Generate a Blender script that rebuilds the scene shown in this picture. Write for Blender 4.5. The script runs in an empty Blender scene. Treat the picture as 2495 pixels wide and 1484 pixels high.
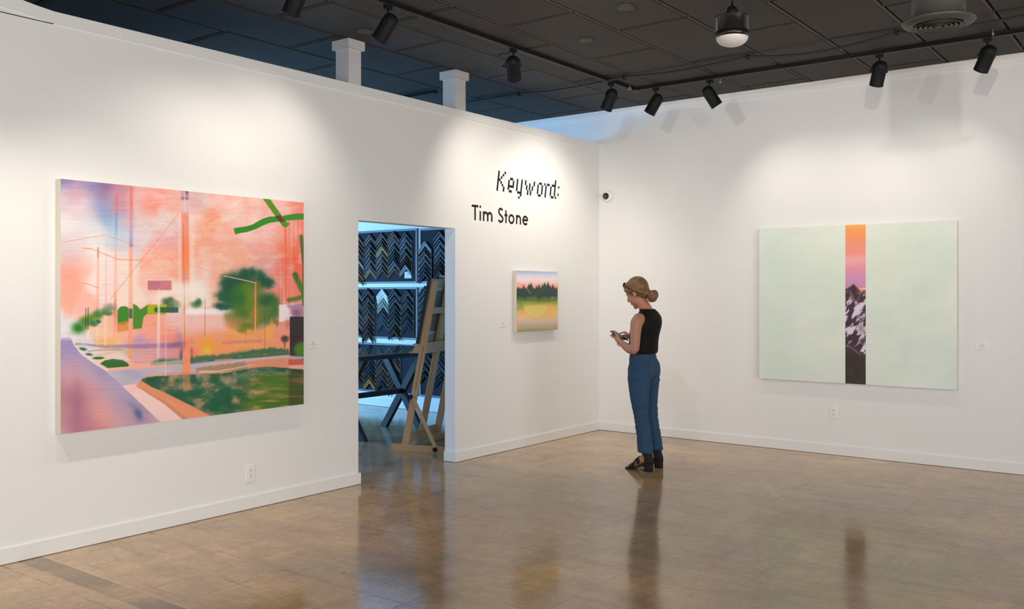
import bpy, bmesh, math, random
import numpy as np
from mathutils import Vector, Matrix, Quaternion

scene = bpy.context.scene
C = scene.collection
PI = math.pi
random.seed(7)


def lin(r, g, b):
    def f(c):
        c = c / 255.0
        return c / 12.92 if c <= 0.04045 else ((c + 0.055) / 1.055) ** 2.4
    return (f(r), f(g), f(b))


# ------------------------------------------------------------------ camera
# room axes: left wall is the plane x = 0, right wall the plane y = 0,
# their corner is the origin, the gallery lies at x > 0, y < 0
CAM = (5.449, -8.786, 1.55)
YAW = math.radians(37.233)
FPX = 2237.66
cam_d = bpy.data.cameras.new('camera')
cam_d.sensor_fit = 'HORIZONTAL'
cam_d.sensor_width = 36.0
cam_d.lens = 36.0 * FPX / 2495.0
cam_d.shift_y = -(742.0 - 710.0) / 2495.0
cam_d.clip_start = 0.05
cam_o = bpy.data.objects.new('camera', cam_d)
C.objects.link(cam_o)
cam_o.location = CAM
cam_o.rotation_euler = (PI / 2, 0, YAW)
scene.camera = cam_o

# ------------------------------------------------------------------ world, daylight, exposure
world = bpy.data.worlds.new('world')
scene.world = world
world.use_nodes = True
wn = world.node_tree.nodes['Background']
wn.inputs['Color'].default_value = (0.50, 0.68, 1.0, 1)
wn.inputs['Strength'].default_value = 0.35

scene.view_settings.view_transform = 'Standard'
scene.view_settings.look = 'None'
scene.view_settings.gamma = 1.0
scene.view_settings.use_curve_mapping = False
scene.view_settings.exposure = 0.0


def area_light(name, loc, rot, sx, sy, power, color):
    d = bpy.data.lights.new(name, 'AREA')
    d.shape = 'RECTANGLE'
    d.size, d.size_y = sx, sy
    d.energy = power
    d.color = color
    o = bpy.data.objects.new(name, d)
    C.objects.link(o)
    o.location = loc
    o.rotation_euler = rot
    return o


# daylight through the three shop windows behind the camera
for xw, pw in ((2.55, 110), (5.56, 100), (8.61, 100)):
    area_light('daylight_shop_window', (xw, -14.40, 1.75), (PI / 2, 0, 0), 2.8, 2.8, pw, (0.90, 0.955, 1.0))
# added side window, unseen: fill that brightens the left wall
area_light('side_window_fill', (10.93, -8.0, 1.75), (0, PI / 2, 0), 2.7, 8.0, 455, (1.0, 0.975, 0.95))
# blue daylight for the framing room, from an added unseen opening
area_light('workshop_daylight_fill', (-5.6, -4.28, 1.75), (PI / 2, 0, 0), 3.4, 2.1, 430, (0.22, 0.55, 1.0))


# ------------------------------------------------------------------ helpers
class MB:
    """collects shapes; build() links them as one mesh object"""

    def __init__(self):
        self.v, self.f, self.m, self.s = [], [], [], []

    def add(self, verts, faces, mi=0, smooth=False, M=None):
        b = len(self.v)
        if M is not None:
            verts = [M @ Vector(p) for p in verts]
        self.v.extend([tuple(p) for p in verts])
        for f in faces:
            self.f.append(tuple(b + i for i in f))
            self.m.append(mi)
            self.s.append(smooth)
        return self

    def box(self, x0, x1, y0, y1, z0, z1, mi=0, M=None, bev=0.0):
        if bev > 0:
            e = bev
            vs, fs = [], []
            # rounded box by chamfer: 24 verts
            for sx in (0, 1):
                for sy in (0, 1):
                    for sz in (0, 1):
                        X, Y, Z = (x0, x1)[sx], (y0, y1)[sy], (z0, z1)[sz]
                        dx, dy, dz = (e, -e)[sx], (e, -e)[sy], (e, -e)[sz]
                        vs += [(X, Y + dy, Z + dz), (X + dx, Y, Z + dz), (X + dx, Y + dy, Z)]
            bm = bmesh.new()
            for p in vs:
                bm.verts.new(p)
            r = bmesh.ops.convex_hull(bm, input=bm.verts[:])
            bm.verts.ensure_lookup_table()
            bm.verts.index_update()
            vv = [tuple(q.co) for q in bm.verts]
            ff = [tuple(q.index for q in fc.verts) for fc in bm.faces]
            bm.free()
            return self.add(vv, ff, mi, False, M)
        v = [(x0, y0, z0), (x1, y0, z0), (x1, y1, z0), (x0, y1, z0),
             (x0, y0, z1), (x1, y0, z1), (x1, y1, z1), (x0, y1, z1)]
        f = [(0, 3, 2, 1), (4, 5, 6, 7), (0, 1, 5, 4), (1, 2, 6, 5), (2, 3, 7, 6), (3, 0, 4, 7)]
        return self.add(v, f, mi, False, M)

    def prism(self, poly, a0, a1, axis='y', mi=0, M=None):
        """poly in the two other axes (in x,y,z order), extruded along axis"""
        n = len(poly)
        def mk(p, a):
            if axis == 'x':
                return (a, p[0], p[1])
            if axis == 'y':
                return (p[0], a, p[1])
            return (p[0], p[1], a)
        v = [mk(p, a0) for p in poly] + [mk(p, a1) for p in poly]
        f = [tuple(range(n - 1, -1, -1)), tuple(range(n, 2 * n))]
        for i in range(n):
            j = (i + 1) % n
            f.append((i, j, n + j, n + i))
        return self.add(v, f, mi, False, M)

    def lathe(self, prof, n=32, mi=0, M=None, smooth=True, cap=True):
        """prof: list of (radius, z)"""
        v, f = [], []
        for r, z in prof:
            for k in range(n):
                a = 2 * PI * k / n
                v.append((r * math.cos(a), r * math.sin(a), z))
        for i in range(len(prof) - 1):
            for k in range(n):
                k2 = (k + 1) % n
                f.append((i * n + k, i * n + k2, (i + 1) * n + k2, (i + 1) * n + k))
        self.add(v, f, mi, smooth, M)
        if cap:
            if prof[0][0] > 1e-5:
                self.add([(prof[0][0] * math.cos(2 * PI * k / n), prof[0][0] * math.sin(2 * PI * k / n), prof[0][1]) for k in range(n)],
                         [tuple(range(n - 1, -1, -1))], mi, False, M)
            if prof[-1][0] > 1e-5:
                self.add([(prof[-1][0] * math.cos(2 * PI * k / n), prof[-1][0] * math.sin(2 * PI * k / n), prof[-1][1]) for k in range(n)],
                         [tuple(range(n))], mi, False, M)
        return self

    def tube(self, pts, rad, n=10, mi=0, closed=False, M=None, cap=True):
        pts = [Vector(p) for p in pts]
        m = len(pts)
        rs = rad if isinstance(rad, (list, tuple)) else [rad] * m
        v, f = [], []
        up = None
        for i, p in enumerate(pts):
            if closed:
                d = pts[(i + 1) % m] - pts[i - 1]
            else:
                d = pts[min(i + 1, m - 1)] - pts[max(i - 1, 0)]
            d.normalize()
            if up is None:
                up = Vector((0, 0, 1)) if abs(d.z) < 0.9 else Vector((1, 0, 0))
            s = d.cross(up)
            s.normalize()
            up = s.cross(d)
            for k in range(n):
                a = 2 * PI * k / n
                v.append(p + (s * math.cos(a) + up * math.sin(a)) * rs[i])
        segs = m if closed else m - 1
        for i in range(segs):
            i2 = (i + 1) % m
            for k in range(n):
                k2 = (k + 1) % n
                f.append((i * n + k, i * n + k2, i2 * n + k2, i2 * n + k))
        if not closed and cap:
            f.append(tuple(range(n - 1, -1, -1)))
            f.append(tuple((m - 1) * n + k for k in range(n)))
        return self.add(v, f, mi, True, M)

    def bar(self, p0, p1, w, h, mi=0, side=None, M=None):
        """square bar from p0 to p1; w along side (horizontal), h along the third axis"""
        p0, p1 = Vector(p0), Vector(p1)
        d = (p1 - p0).normalized()
        s = Vector(side) if side is not None else d.cross(Vector((0, 0, 1)))
        s = (s - d * s.dot(d)).normalized()
        u = s.cross(d).normalized()
        v = []
        for p in (p0, p1):
            for a, b in ((-1, -1), (1, -1), (1, 1), (-1, 1)):
                v.append(p + s * (a * w / 2) + u * (b * h / 2))
        f = [(3, 2, 1, 0), (4, 5, 6, 7), (0, 1, 5, 4), (1, 2, 6, 5), (2, 3, 7, 6), (3, 0, 4, 7)]
        return self.add(v, f, mi, False, M)

    def loft(self, rings, mi=0, smooth=True, cap=True, M=None):
        n = len(rings[0])
        v = [p for r in rings for p in r]
        f = []
        for i in range(len(rings) - 1):
            for k in range(n):
                k2 = (k + 1) % n
                f.append((i * n + k, i * n + k2, (i + 1) * n + k2, (i + 1) * n + k))
        if cap:
            f.append(tuple(range(n - 1, -1, -1)))
            f.append(tuple((len(rings) - 1) * n + k for k in range(n)))
        return self.add(v, f, mi, smooth, M)

    def ellipsoid(self, c, r, R=None, n=20, m=12, mi=0):
        v, f = [], []
        for i in range(m + 1):
            t = PI * i / m
            for k in range(n):
                a = 2 * PI * k / n
                p = Vector((r[0] * math.sin(t) * math.cos(a), r[1] * math.sin(t) * math.sin(a), r[2] * math.cos(t)))
                if R is not None:
                    p = R @ p
                v.append(p + Vector(c))
        for i in range(m):
            for k in range(n):
                k2 = (k + 1) % n
                f.append((i * n + k, (i + 1) * n + k, (i + 1) * n + k2, i * n + k2))
        return self.add(v, f, mi, True)

    def mesh(self, name, mats):
        me = bpy.data.meshes.new(name)
        me.from_pydata(self.v, [], self.f)
        if not isinstance(mats, (list, tuple)):
            mats = [mats]
        for m in mats:
            me.materials.append(m)
        me.polygons.foreach_set('material_index', self.m)
        me.polygons.foreach_set('use_smooth', self.s)
        bm = bmesh.new()
        bm.from_mesh(me)
        bmesh.ops.remove_doubles(bm, verts=bm.verts[:], dist=1e-6)
        bmesh.ops.recalc_face_normals(bm, faces=bm.faces[:])
        bm.to_mesh(me)
        bm.free()
        me.update()
        return me

    def build(self, name, mats, parent=None, loc=None, rot=None):
        return obj(name, self.mesh(name, mats), parent, loc, rot)


def obj(name, me, parent=None, loc=None, rot=None):
    o = bpy.data.objects.new(name, me)
    C.objects.link(o)
    if parent is not None:
        o.parent = parent
    if loc is not None:
        o.location = loc
    if rot is not None:
        o.rotation_euler = rot
    return o


def tag(o, label=None, cat=None, group=None, kind=None):
    if label:
        o['label'] = label
    if cat:
        o['category'] = cat
    if group:
        o['group'] = group
    if kind:
        o['kind'] = kind
    return o


def thing(name, label, cat, loc=(0, 0, 0), rotz=0.0, group=None):
    o = bpy.data.objects.new(name, None)
    C.objects.link(o)
    o.empty_display_size = 0.1
    o.location = loc
    o.rotation_euler = (0, 0, rotz)
    return tag(o, label, cat, group)


def struct(o):
    o['kind'] = 'structure'
    return o


# ------------------------------------------------------------------ materials
def new_mat(name):
    m = bpy.data.materials.new(name)
    m.use_nodes = True
    nt = m.node_tree
    return m, nt, nt.nodes['Principled BSDF']


def node(nt, typ, **kw):
    n = nt.nodes.new(typ)
    for k, v in kw.items():
        if k in n.inputs:
            n.inputs[k].default_value = v
        else:
            setattr(n, k, v)
    return n


def link(nt, a, b):
    nt.links.new(a, b)


def plain(name, col, rough=0.5, metal=0.0, var=0.06, scale=12.0, bump=0.0, bscale=200.0, stretch=None, spec=None, coat=0.0):
    """principled with a little noise in the colour (paint, wood, metal, cloth)"""
    m, nt, b = new_mat(name)
    tc = node(nt, 'ShaderNodeTexCoord')
    mp = node(nt, 'ShaderNodeMapping')
    if stretch:
        mp.inputs['Scale'].default_value = stretch
    link(nt, tc.outputs['Object'], mp.inputs['Vector'])
    ns = node(nt, 'ShaderNodeTexNoise', Scale=scale, Detail=5.0, Roughness=0.6)
    link(nt, mp.outputs['Vector'], ns.inputs['Vector'])
    mx = node(nt, 'ShaderNodeMix', data_type='RGBA')
    link(nt, ns.outputs['Fac'], mx.inputs[0])
    c0 = [max(0.0, c * (1 - var)) for c in col]
    c1 = [min(1.0, c * (1 + var)) for c in col]
    mx.inputs[6].default_value = (*c0, 1)
    mx.inputs[7].default_value = (*c1, 1)
    link(nt, mx.outputs[2], b.inputs['Base Color'])
    b.inputs['Roughness'].default_value = rough
    b.inputs['Metallic'].default_value = metal
    if spec is not None:
        b.inputs['Specular IOR Level'].default_value = spec
    if coat:
        b.inputs['Coat Weight'].default_value = coat
    if bump > 0:
        n2 = node(nt, 'ShaderNodeTexNoise', Scale=bscale, Detail=4.0)
        link(nt, mp.outputs['Vector'], n2.inputs['Vector'])
        bp = node(nt, 'ShaderNodeBump', Strength=bump, Distance=0.002)
        link(nt, n2.outputs['Fac'], bp.inputs['Height'])
        link(nt, bp.outputs['Normal'], b.inputs['Normal'])
    return m


def emit(name, col, strength):
    m, nt, b = new_mat(name)
    b.inputs['Base Color'].default_value = (*col, 1)
    b.inputs['Emission Color'].default_value = (*col, 1)
    b.inputs['Emission Strength'].default_value = strength
    return m


M_WALL = plain('wall_paint', (0.80, 0.793, 0.782), 0.55, var=0.012, scale=3.0, bump=0.10, bscale=160.0)
M_TRIM = plain('trim_paint', (0.80, 0.795, 0.78), 0.38, var=0.012, scale=5.0)
M_POST = plain('post_paint', (0.60, 0.60, 0.605), 0.5, var=0.012, scale=5.0)
M_TILE = plain('ceiling_tile_paint', (0.034, 0.029, 0.024), 0.8, var=0.16, scale=6.0, bump=0.15, bscale=300.0)
M_TEE = plain('ceiling_grid_paint', (0.056, 0.048, 0.040), 0.65, var=0.08)
M_VOID = plain('plenum_and_shade_black', (0.004, 0.004, 0.004), 0.9, var=0.05)  # plenum; also paints the groove shade onto the tile edges
M_BLACK = plain('black_powder_coat', (0.006, 0.006, 0.007), 0.6, var=0.10, scale=40, spec=0.25)
M_BLACKG = plain('black_gloss_metal', (0.010, 0.010, 0.011), 0.22, var=0.05)
M_GREY = plain('aluminium_edge', (0.10, 0.098, 0.095), 0.4, metal=0.3, var=0.05)
M_DUCT = plain('duct_dark_paint', (0.048, 0.043, 0.038), 0.5, var=0.08, scale=8)
M_CABLE = plain('dark_cable', (0.022, 0.020, 0.018), 0.6, var=0.1)
M_PLATE = plain('white_plastic', (0.82, 0.82, 0.80), 0.35, var=0.01)
M_SLOT = plain('socket_slot_dark', (0.06, 0.055, 0.05), 0.6, var=0.05)
M_INK = plain('black_vinyl', (0.013, 0.010, 0.008), 0.7, var=0.05, spec=0.2)
M_PRINT = plain('grey_print', (0.42, 0.41, 0.41), 0.6, var=0.02)
M_CANVAS_EDGE = plain('raw_canvas_edge', (0.66, 0.60, 0.50), 0.8, var=0.05, scale=60, bump=0.2, bscale=600)
M_LENS = emit('lamp_lens', (1.0, 0.88, 0.70), 6.0)
M_PENDLENS = plain('opal_glass', (0.74, 0.71, 0.68), 0.3, var=0.01)


def floor_material():
    m, nt, b = new_mat('polished_concrete')
    L = lambda a, c: link(nt, a, c)
    tc = node(nt, 'ShaderNodeTexCoord')
    sep = node(nt, 'ShaderNodeSeparateXYZ')
    L(tc.outputs['Object'], sep.inputs[0])

    def math_(op, a, c=None, clamp=False):
        n = node(nt, 'ShaderNodeMath', operation=op)
        n.use_clamp = clamp
        for i, q in enumerate((a, c)):
            if q is None:
                continue
            if isinstance(q, (int, float)):
                n.inputs[i].default_value = q
            else:
                L(q, n.inputs[i])
        return n.outputs[0]

    def noise(scale, detail=5.0, rough=0.6, stretch=(1, 1, 1), off=(0, 0, 0), dist=0.0):
        mp = node(nt, 'ShaderNodeMapping')
        mp.inputs['Scale'].default_value = stretch
        mp.inputs['Location'].default_value = off
        L(tc.outputs['Object'], mp.inputs['Vector'])
        n = node(nt, 'ShaderNodeTexNoise', Scale=scale, Detail=detail, Roughness=rough, Distortion=dist)
        L(mp.outputs['Vector'], n.inputs['Vector'])
        return n.outputs['Fac']

    def ramp(fac, stops):
        r = node(nt, 'ShaderNodeValToRGB')
        e = r.color_ramp.elements
        while len(e) > 1:
            e.remove(e[-1])
        e[0].position = stops[0][0]
        e[0].color = (*stops[0][1], 1)
        for p, c in stops[1:]:
            q = e.new(p)
            q.color = (*c, 1)
        L(fac, r.inputs[0])
        return r.outputs[0]

    def mix(fac, a, c, mode='MIX'):
        n = node(nt, 'ShaderNodeMix', data_type='RGBA', blend_type=mode)
        if isinstance(fac, (int, float)):
            n.inputs[0].default_value = fac
        else:
            L(fac, n.inputs[0])
        for i, q in ((6, a), (7, c)):
            if isinstance(q, tuple):
                n.inputs[i].default_value = (*q, 1)
            else:
                L(q, n.inputs[i])
        return n.outputs[2]

    big = noise(0.55, 6.0, 0.62, dist=0.4)
    base = ramp(big, [(0.30, (0.240, 0.178, 0.122)), (0.45, (0.330, 0.245, 0.163)), (0.56, (0.395, 0.298, 0.200)), (0.72, (0.470, 0.362, 0.250))])
    grey = ramp(noise(1.3, 7.0, 0.68, (1.0, 0.7, 1), (4, 2, 0), 0.8), [(0.42, (0, 0, 0)), (0.62, (1, 1, 1))])
    col = mix(math_('MULTIPLY', grey, 0.60), base, (0.255, 0.220, 0.172))
    warm = ramp(noise(0.8, 4.0, 0.6, (1, 1, 1), (9, 1, 0)), [(0.55, (0, 0, 0)), (0.72, (1, 1, 1))])
    col = mix(math_('MULTIPLY', warm, 0.45), col, (0.56, 0.385, 0.215))
    streak = ramp(noise(2.2, 8.0, 0.7, (0.45, 2.4, 1), (1, 3, 0), 0.6), [(0.48, (0, 0, 0)), (0.66, (1, 1, 1))])
    col = mix(math_('MULTIPLY', streak, 0.45), col, (0.165, 0.122, 0.084))
    st2 = ramp(noise(2.6, 8.0, 0.7, (2.2, 0.5, 1), (6, 1, 0), 0.6), [(0.50, (0, 0, 0)), (0.70, (1, 1, 1))])
    col = mix(math_('MULTIPLY', st2, 0.35), col, (0.175, 0.130, 0.092))
    fine = noise(28.0, 6.0, 0.7)
    col = mix(0.35, col, ramp(fine, [(0.3, (0.45, 0.45, 0.45)), (0.7, (1.2, 1.2, 1.2))]), 'MULTIPLY')
    blot = noise(6.0, 8.0, 0.72, (1, 1, 1), (3, 9, 0), 1.2)
    col = mix(0.36, col, ramp(blot, [(0.34, (0.55, 0.53, 0.50)), (0.52, (1.0, 1.0, 1.0)), (0.70, (1.22, 1.20, 1.16))]), 'MULTIPLY')
    col = mix(1.0, col, (1.60, 1.39, 1.10), 'MULTIPLY')
    # ghost lines of lifted 12 inch tiles, broken up by noise
    wob = math_('MULTIPLY', math_('SUBTRACT', noise(3.0, 3.0), 0.5), 0.020)

    def grid(o, off):
        t = math_('ADD', math_('ADD', o, off), wob)
        t = math_('FRACT', math_('DIVIDE', t, 0.3048))
        d = math_('ABSOLUTE', math_('SUBTRACT', t, 0.5))          # 0.5 on the line
        return math_('SUBTRACT', 1.0, math_('DIVIDE', math_('SUBTRACT', 0.5, d), 0.030), True)
    gl = math_('MAXIMUM', grid(sep.outputs[0], 10 * 0.3048 - 0.743 + 0.1524 - 0.1524), grid(sep.outputs[1], 30 * 0.3048 + 5.79))
    brk = ramp(noise(1.7, 5.0, 0.65, (1, 1, 1), (2, 7, 0)), [(0.44, (0, 0, 0)), (0.64, (1, 1, 1))])
    nearleft = math_('SUBTRACT', 1.0, math_('DIVIDE', math_('SUBTRACT', sep.outputs[0], 1.8), 2.5), True)
    gmask = math_('MULTIPLY', math_('MULTIPLY', gl, brk), math_('ADD', math_('MULTIPLY', nearleft, 0.50), 0.25))
    col = mix(gmask, col, (0.155, 0.098, 0.062))
    # dark strip where a partition once stood
    sy = math_('ADD', sep.outputs[1], wob)
    inb = math_('MULTIPLY', math_('GREATER_THAN', sy, -6.31), math_('LESS_THAN', sy, -6.175))
    sfade = ramp(noise(2.0, 5.0, 0.6, (1, 1, 1), (5, 5, 0)), [(0.36, (0.15, 0.15, 0.15)), (0.50, (1, 1, 1))])
    col = mix(math_('MULTIPLY', math_('MULTIPLY', inb, sfade), 0.66), col, (0.165, 0.104, 0.070))
    e1 = math_('SUBTRACT', 1.0, math_('DIVIDE', math_('ABSOLUTE', math_('ADD', sy, 6.165)), 0.010), True)
    col = mix(math_('MULTIPLY', e1, 0.5), col, (0.60, 0.47, 0.31))
    cr1 = math_('SUBTRACT', 1.0, math_('DIVIDE', math_('ABSOLUTE', math_('ADD', sy, 6.40)), 0.006), True)
    # hair crack running across the room
    cx = math_('ADD', math_('SUBTRACT', sep.outputs[0], 2.05), math_('MULTIPLY', math_('ADD', sep.outputs[1], 5.55), -0.34))
    cx = math_('ADD', cx, math_('MULTIPLY', math_('SUBTRACT', noise(2.4, 5.0), 0.5), 0.10))
    cr2 = math_('SUBTRACT', 1.0, math_('DIVIDE', math_('ABSOLUTE', cx), 0.005), True)
    crk = math_('MAXIMUM', math_('MULTIPLY', cr1, brk), math_('MULTIPLY', cr2, 0.8))
    col = mix(math_('MULTIPLY', crk, 0.8), col, (0.05, 0.036, 0.026))
    # small dark chips
    vo = node(nt, 'ShaderNodeTexVoronoi', Scale=2.6)
    L(tc.outputs['Object'], vo.inputs['Vector'])
    spot = math_('MULTIPLY', math_('LESS_THAN', vo.outputs['Distance'], 0.045), math_('GREATER_THAN', noise(14.0, 3.0), 0.5))
    col = mix(math_('MULTIPLY', spot, 0.75), col, (0.05, 0.038, 0.030))
    L(col, b.inputs['Base Color'])
    rg = ramp(noise(2.5, 6.0, 0.65, (1, 1, 1), (3, 3, 0)), [(0.3, (0.085, 0.085, 0.085)), (0.7, (0.17, 0.17, 0.17))])
    rg = mix(gmask, rg, (0.35, 0.35, 0.35))
    L(rg, b.inputs['Roughness'])
    b.inputs['IOR'].default_value = 1.46
    bp = node(nt, 'ShaderNodeBump', Strength=0.05, Distance=0.004)
    L(noise(3.5, 3.0, 0.5), bp.inputs['Height'])
    L(bp.outputs['Normal'], b.inputs['Normal'])
    return m


M_FLOOR = floor_material()

# ------------------------------------------------------------------ the rooms
ZC = 3.558            # ceiling
ZW = 3.205            # top of the left wall
TW = 0.124            # its thickness
DY0, DY1, DZ = -3.657, -2.467, 2.122   # doorway in the left wall

o = MB().box(-8.2, 11.2, -14.6, 0.25, -0.12, 0.0).build('floor', M_FLOOR)
struct(o)

# left wall with the doorway
w = MB()
w.box(-TW, 0, -14.5, DY0, 0, 3.135)
w.box(-TW, 0, DY1, 0.0, 0, 3.135)
w.box(-TW, 0, DY0, DY1, DZ, 3.135)
struct(w.build('wall_left', M_WALL))
# cap trim on top of it, kinked upwards at its near end
t = MB()
xs0, xs1 = -TW - 0.010, 0.010
prof = [(-14.5, 0.030), (-6.62, 0.030), (-6.40, 0.030), (-6.30, 0.024), (-6.20, 0.010), (-6.10, 0.0), (0.0, 0.0)]
for (ya, da), (yb, db) in zip(prof[:-1], prof[1:]):
    v = []
    for y, d in ((ya, da), (yb, db)):
        v += [(xs0, y, 3.135 + d), (xs1, y, 3.135 + d), (xs1, y, ZW + d), (xs0, y, ZW + d)]
    t.add(v, [(0, 1, 2, 3), (7, 6, 5, 4), (0, 4, 5, 1), (1, 5, 6, 2), (2, 6, 7, 3), (3, 7, 4, 0)])
    if da > 0 or db > 0:   # wall below the kink
        v = []
        for y, d in ((ya, da), (yb, db)):
            v += [(-TW, y, 3.13), (0, y, 3.13), (0, y, 3.137 + d), (-TW, y, 3.137 + d)]
        t.add(v, [(0, 1, 2, 3), (7, 6, 5, 4), (0, 4, 5, 1), (1, 5, 6, 2), (2, 6, 7, 3), (3, 7, 4, 0)])
struct(t.build('trim_1', M_TRIM))

# right wall (also the far wall of the framing room)
struct(MB().box(-8.1, 11.1, 0.0, 0.14, 0, ZC).build('wall_right', M_WALL))
# crown moulding
crown = [(0.0, 3.490), (-0.014, 3.490), (-0.014, 3.500), (-0.018, 3.503), (-0.026, 3.516), (-0.038, 3.527), (-0.052, 3.532), (-0.052, 3.542), (-0.058, 3.546), (-0.058, 3.556), (0.0, 3.556)]
struct(MB().prism(crown, -8.0, 11.0, 'x').build('trim_2', M_TRIM))

# the side of the gallery towards the street: brick-free white wall with shop windows
wf = MB()
wf.box(-8.1, 11.1, -14.6, -14.46, 0, 0.30)
wf.box(-8.1, 11.1, -14.6, -14.46, 3.2, ZC)
for xa, xb in ((-8.1, 1.1), (4.0, 4.12), (7.0, 7.12), (10.1, 11.1)):
    wf.box(xa, xb, -14.6, -14.46, 0.30, 3.2)
struct(wf.build('wall_front', M_WALL))
ws = MB()
ws.box(11.0, 11.14, -14.6, 0.14, 0, 0.35)
ws.box(11.0, 11.14, -14.6, 0.14, 3.15, ZC)
for ya, yb in ((-14.6, -12.05), (-9.4, -9.3), (-6.7, -6.6), (-3.95, 0.14)):
    ws.box(11.0, 11.14, ya, yb, 0.35, 3.15)
struct(ws.build('wall_side', M_WALL))
struct(MB().box(-8.14, -8.0, -14.6, 0.14, 0, ZC).build('wall_workshop', M_WALL))
# added unseen low partition whose opening holds the framing room's blue light
wp = MB()
wp.box(-8.0, -TW, -4.42, -4.30, 0, 0.68)
wp.box(-8.0, -TW, -4.42, -4.30, 2.82, 3.10)
wp.box(-8.0, -7.32, -4.42, -4.30, 0.68, 2.82)
wp.box(-3.88, -TW, -4.42, -4.30, 0.68, 2.82)
struct(wp.build('wall_partition_added', M_WALL))

# baseboards
BH, BT = 0.091, 0.015
bb = MB()
bb.box(0.0, BT, -14.4, DY0 + BT, 0.004, BH)
bb.box(-TW, 0.0, DY0, DY0 + BT, 0.004, BH)
bb.box(0.0, BT, DY1 - BT, 0.0, 0.004, BH)
bb.box(-TW, 0.0, DY1 - BT, DY1, 0.004, BH)
struct(bb.build('baseboard_left', M_TRIM))
struct(MB().box(BT, 11.0, -BT, 0.0, 0.004, BH).build('baseboard_right', M_TRIM))
struct(MB().box(-8.0, -TW, -BT, 0.0, 0.004, BH + 0.01).build('baseboard_workshop', M_TRIM))

# ceiling: black plenum, grid tees and tegular tiles in running bond
ceil = struct(MB().box(-8.1, 11.1, -14.6, 0.14, 3.60, 3.70).build('ceiling', M_VOID))
XP, YP = 0.60, 1.21
tile_me = {}


def tile_mesh(lx, ly):
    key = (round(lx, 3), round(ly, 3))
    if key not in tile_me:
        m = MB()
        e = 0.003
        z0, z1 = 3.556, 3.585
        v = [(0, 0, z1), (lx, 0, z1), (lx, ly, z1), (0, ly, z1),
             (0, 0, z0 + e), (lx, 0, z0 + e), (lx, ly, z0 + e), (0, ly, z0 + e),
             (e, e, z0), (lx - e, e, z0), (lx - e, ly - e, z0), (e, ly - e, z0)]
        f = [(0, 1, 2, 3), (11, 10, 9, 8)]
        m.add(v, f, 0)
        for a in (0, 4):      # sprayed face and bevel; edge blackened to paint in the groove's shade
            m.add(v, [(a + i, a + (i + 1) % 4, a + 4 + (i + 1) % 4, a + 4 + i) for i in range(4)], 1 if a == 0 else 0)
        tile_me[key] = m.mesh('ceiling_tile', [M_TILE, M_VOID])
    return tile_me[key]


rest = MB()
tees = MB()
GAPX, GAPY = 0.044, 0.044       # open groove between neighbouring tiles
for k in range(-13, 18):
    x0 = k * XP
    near_c = -4.3 <= x0 <= 5.6
    ystart = -0.84 if k % 2 == 0 else -0.235
    edges = [0.0] + [ystart - YP * j for j in range(13) if ystart - YP * j > -14.4] + [-14.5]
    for ya, yb in zip(edges[:-1], edges[1:]):
        lx, ly = XP - GAPX, (ya - yb) - (GAPY if ya < 0 else GAPY / 2)
        if ly < 0.05:
            continue
        px, py = x0 + 0.030, yb + 0.014
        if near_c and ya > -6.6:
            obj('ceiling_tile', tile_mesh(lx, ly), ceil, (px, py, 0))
        else:
            rest.box(px, px + lx, py, py + ly, 3.556, 3.575)
        # cross tee on the far side of the groove
        if ya < 0:
            tees.box(x0, x0 + XP, ya - 0.004, ya + 0.014, 3.562, 3.60)
    tees.box(x0 - 0.014, x0 + 0.012, -14.5, 0, 3.562, 3.60)
r_o = rest.build('ceiling_tile_far', M_TILE, ceil)
r_o['kind'] = 'stuff'
tees.build('ceiling_grid', M_TEE, ceil)

# the two square posts that rise out of the wall to the ceiling
for i, (ya, yb, lab) in enumerate(((-3.767, -3.634, 'white square post with flat capital, left of the two above the wall'),
                                   (-2.473, -2.329, 'white square post with flat capital, right of the two above the wall'))):
    th = thing('ceiling_post', lab, 'post', (-0.068, (ya + yb) / 2, ZW), 0, 'posts above the partition wall')
    hx, hy = 0.075, (yb - ya) / 2
    MB().box(-hx + 0.068 * 0, hx, -hy, hy, 0.0, 3.49 - ZW).build('shaft', M_POST, th)
    MB().box(-hx - 0.022, hx + 0.022, -hy - 0.022, hy + 0.022, 3.484 - ZW, 3.5555 - ZW).build('capital', M_POST, th)

# ------------------------------------------------------------------ track lighting
def track(p0, p1, label, drop=0.0):
    """lighting track under the ceiling, running along x or y"""
    (x0, y0), (x1, y1) = p0, p1
    th = thing('light_track', label, 'light track', (x0, y0, ZC - 0.004), 0)
    L = math.hypot(x1 - x0, y1 - y0)
    ang = math.atan2(y1 - y0, x1 - x0)
    b = MB().box(0, L, -0.018, 0.018, -0.030, 0.002).build('rail', M_BLACK, th, (0, 0, 0), (0, 0, ang))
    for s in (-1, 1):
        MB().box(0.0, L, s * 0.0145 - 0.0022, s * 0.0145 + 0.0022, -0.0320, -0.0300).build('rail_edge', M_GREY, th, (0, 0, 0), (0, 0, ang))
    MB().box(-0.012, 0.004, -0.019, 0.019, -0.033, 0.002).build('end_cap', M_GREY if x0 > 0.5 else M_BLACK, th, (0, 0, 0), (0, 0, ang))
    return th


track((0.935, -0.800), (0.935, -9.5), 'black ceiling light track running along the left wall')
track((0.955, -0.852), (8.5, -0.852), 'black ceiling light track running along the right wall')
track((1.6, -4.65), (8.5, -4.65), 'black ceiling light track crossing the gallery nearer the viewer')
track((1.6, -6.0), (8.5, -6.0), 'black ceiling light track nearest the viewer')
track((-0.70, -1.965), (-4.2, -1.965), 'short black ceiling light track seen above the left wall')

barrel_me = yoke_me = None


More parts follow.
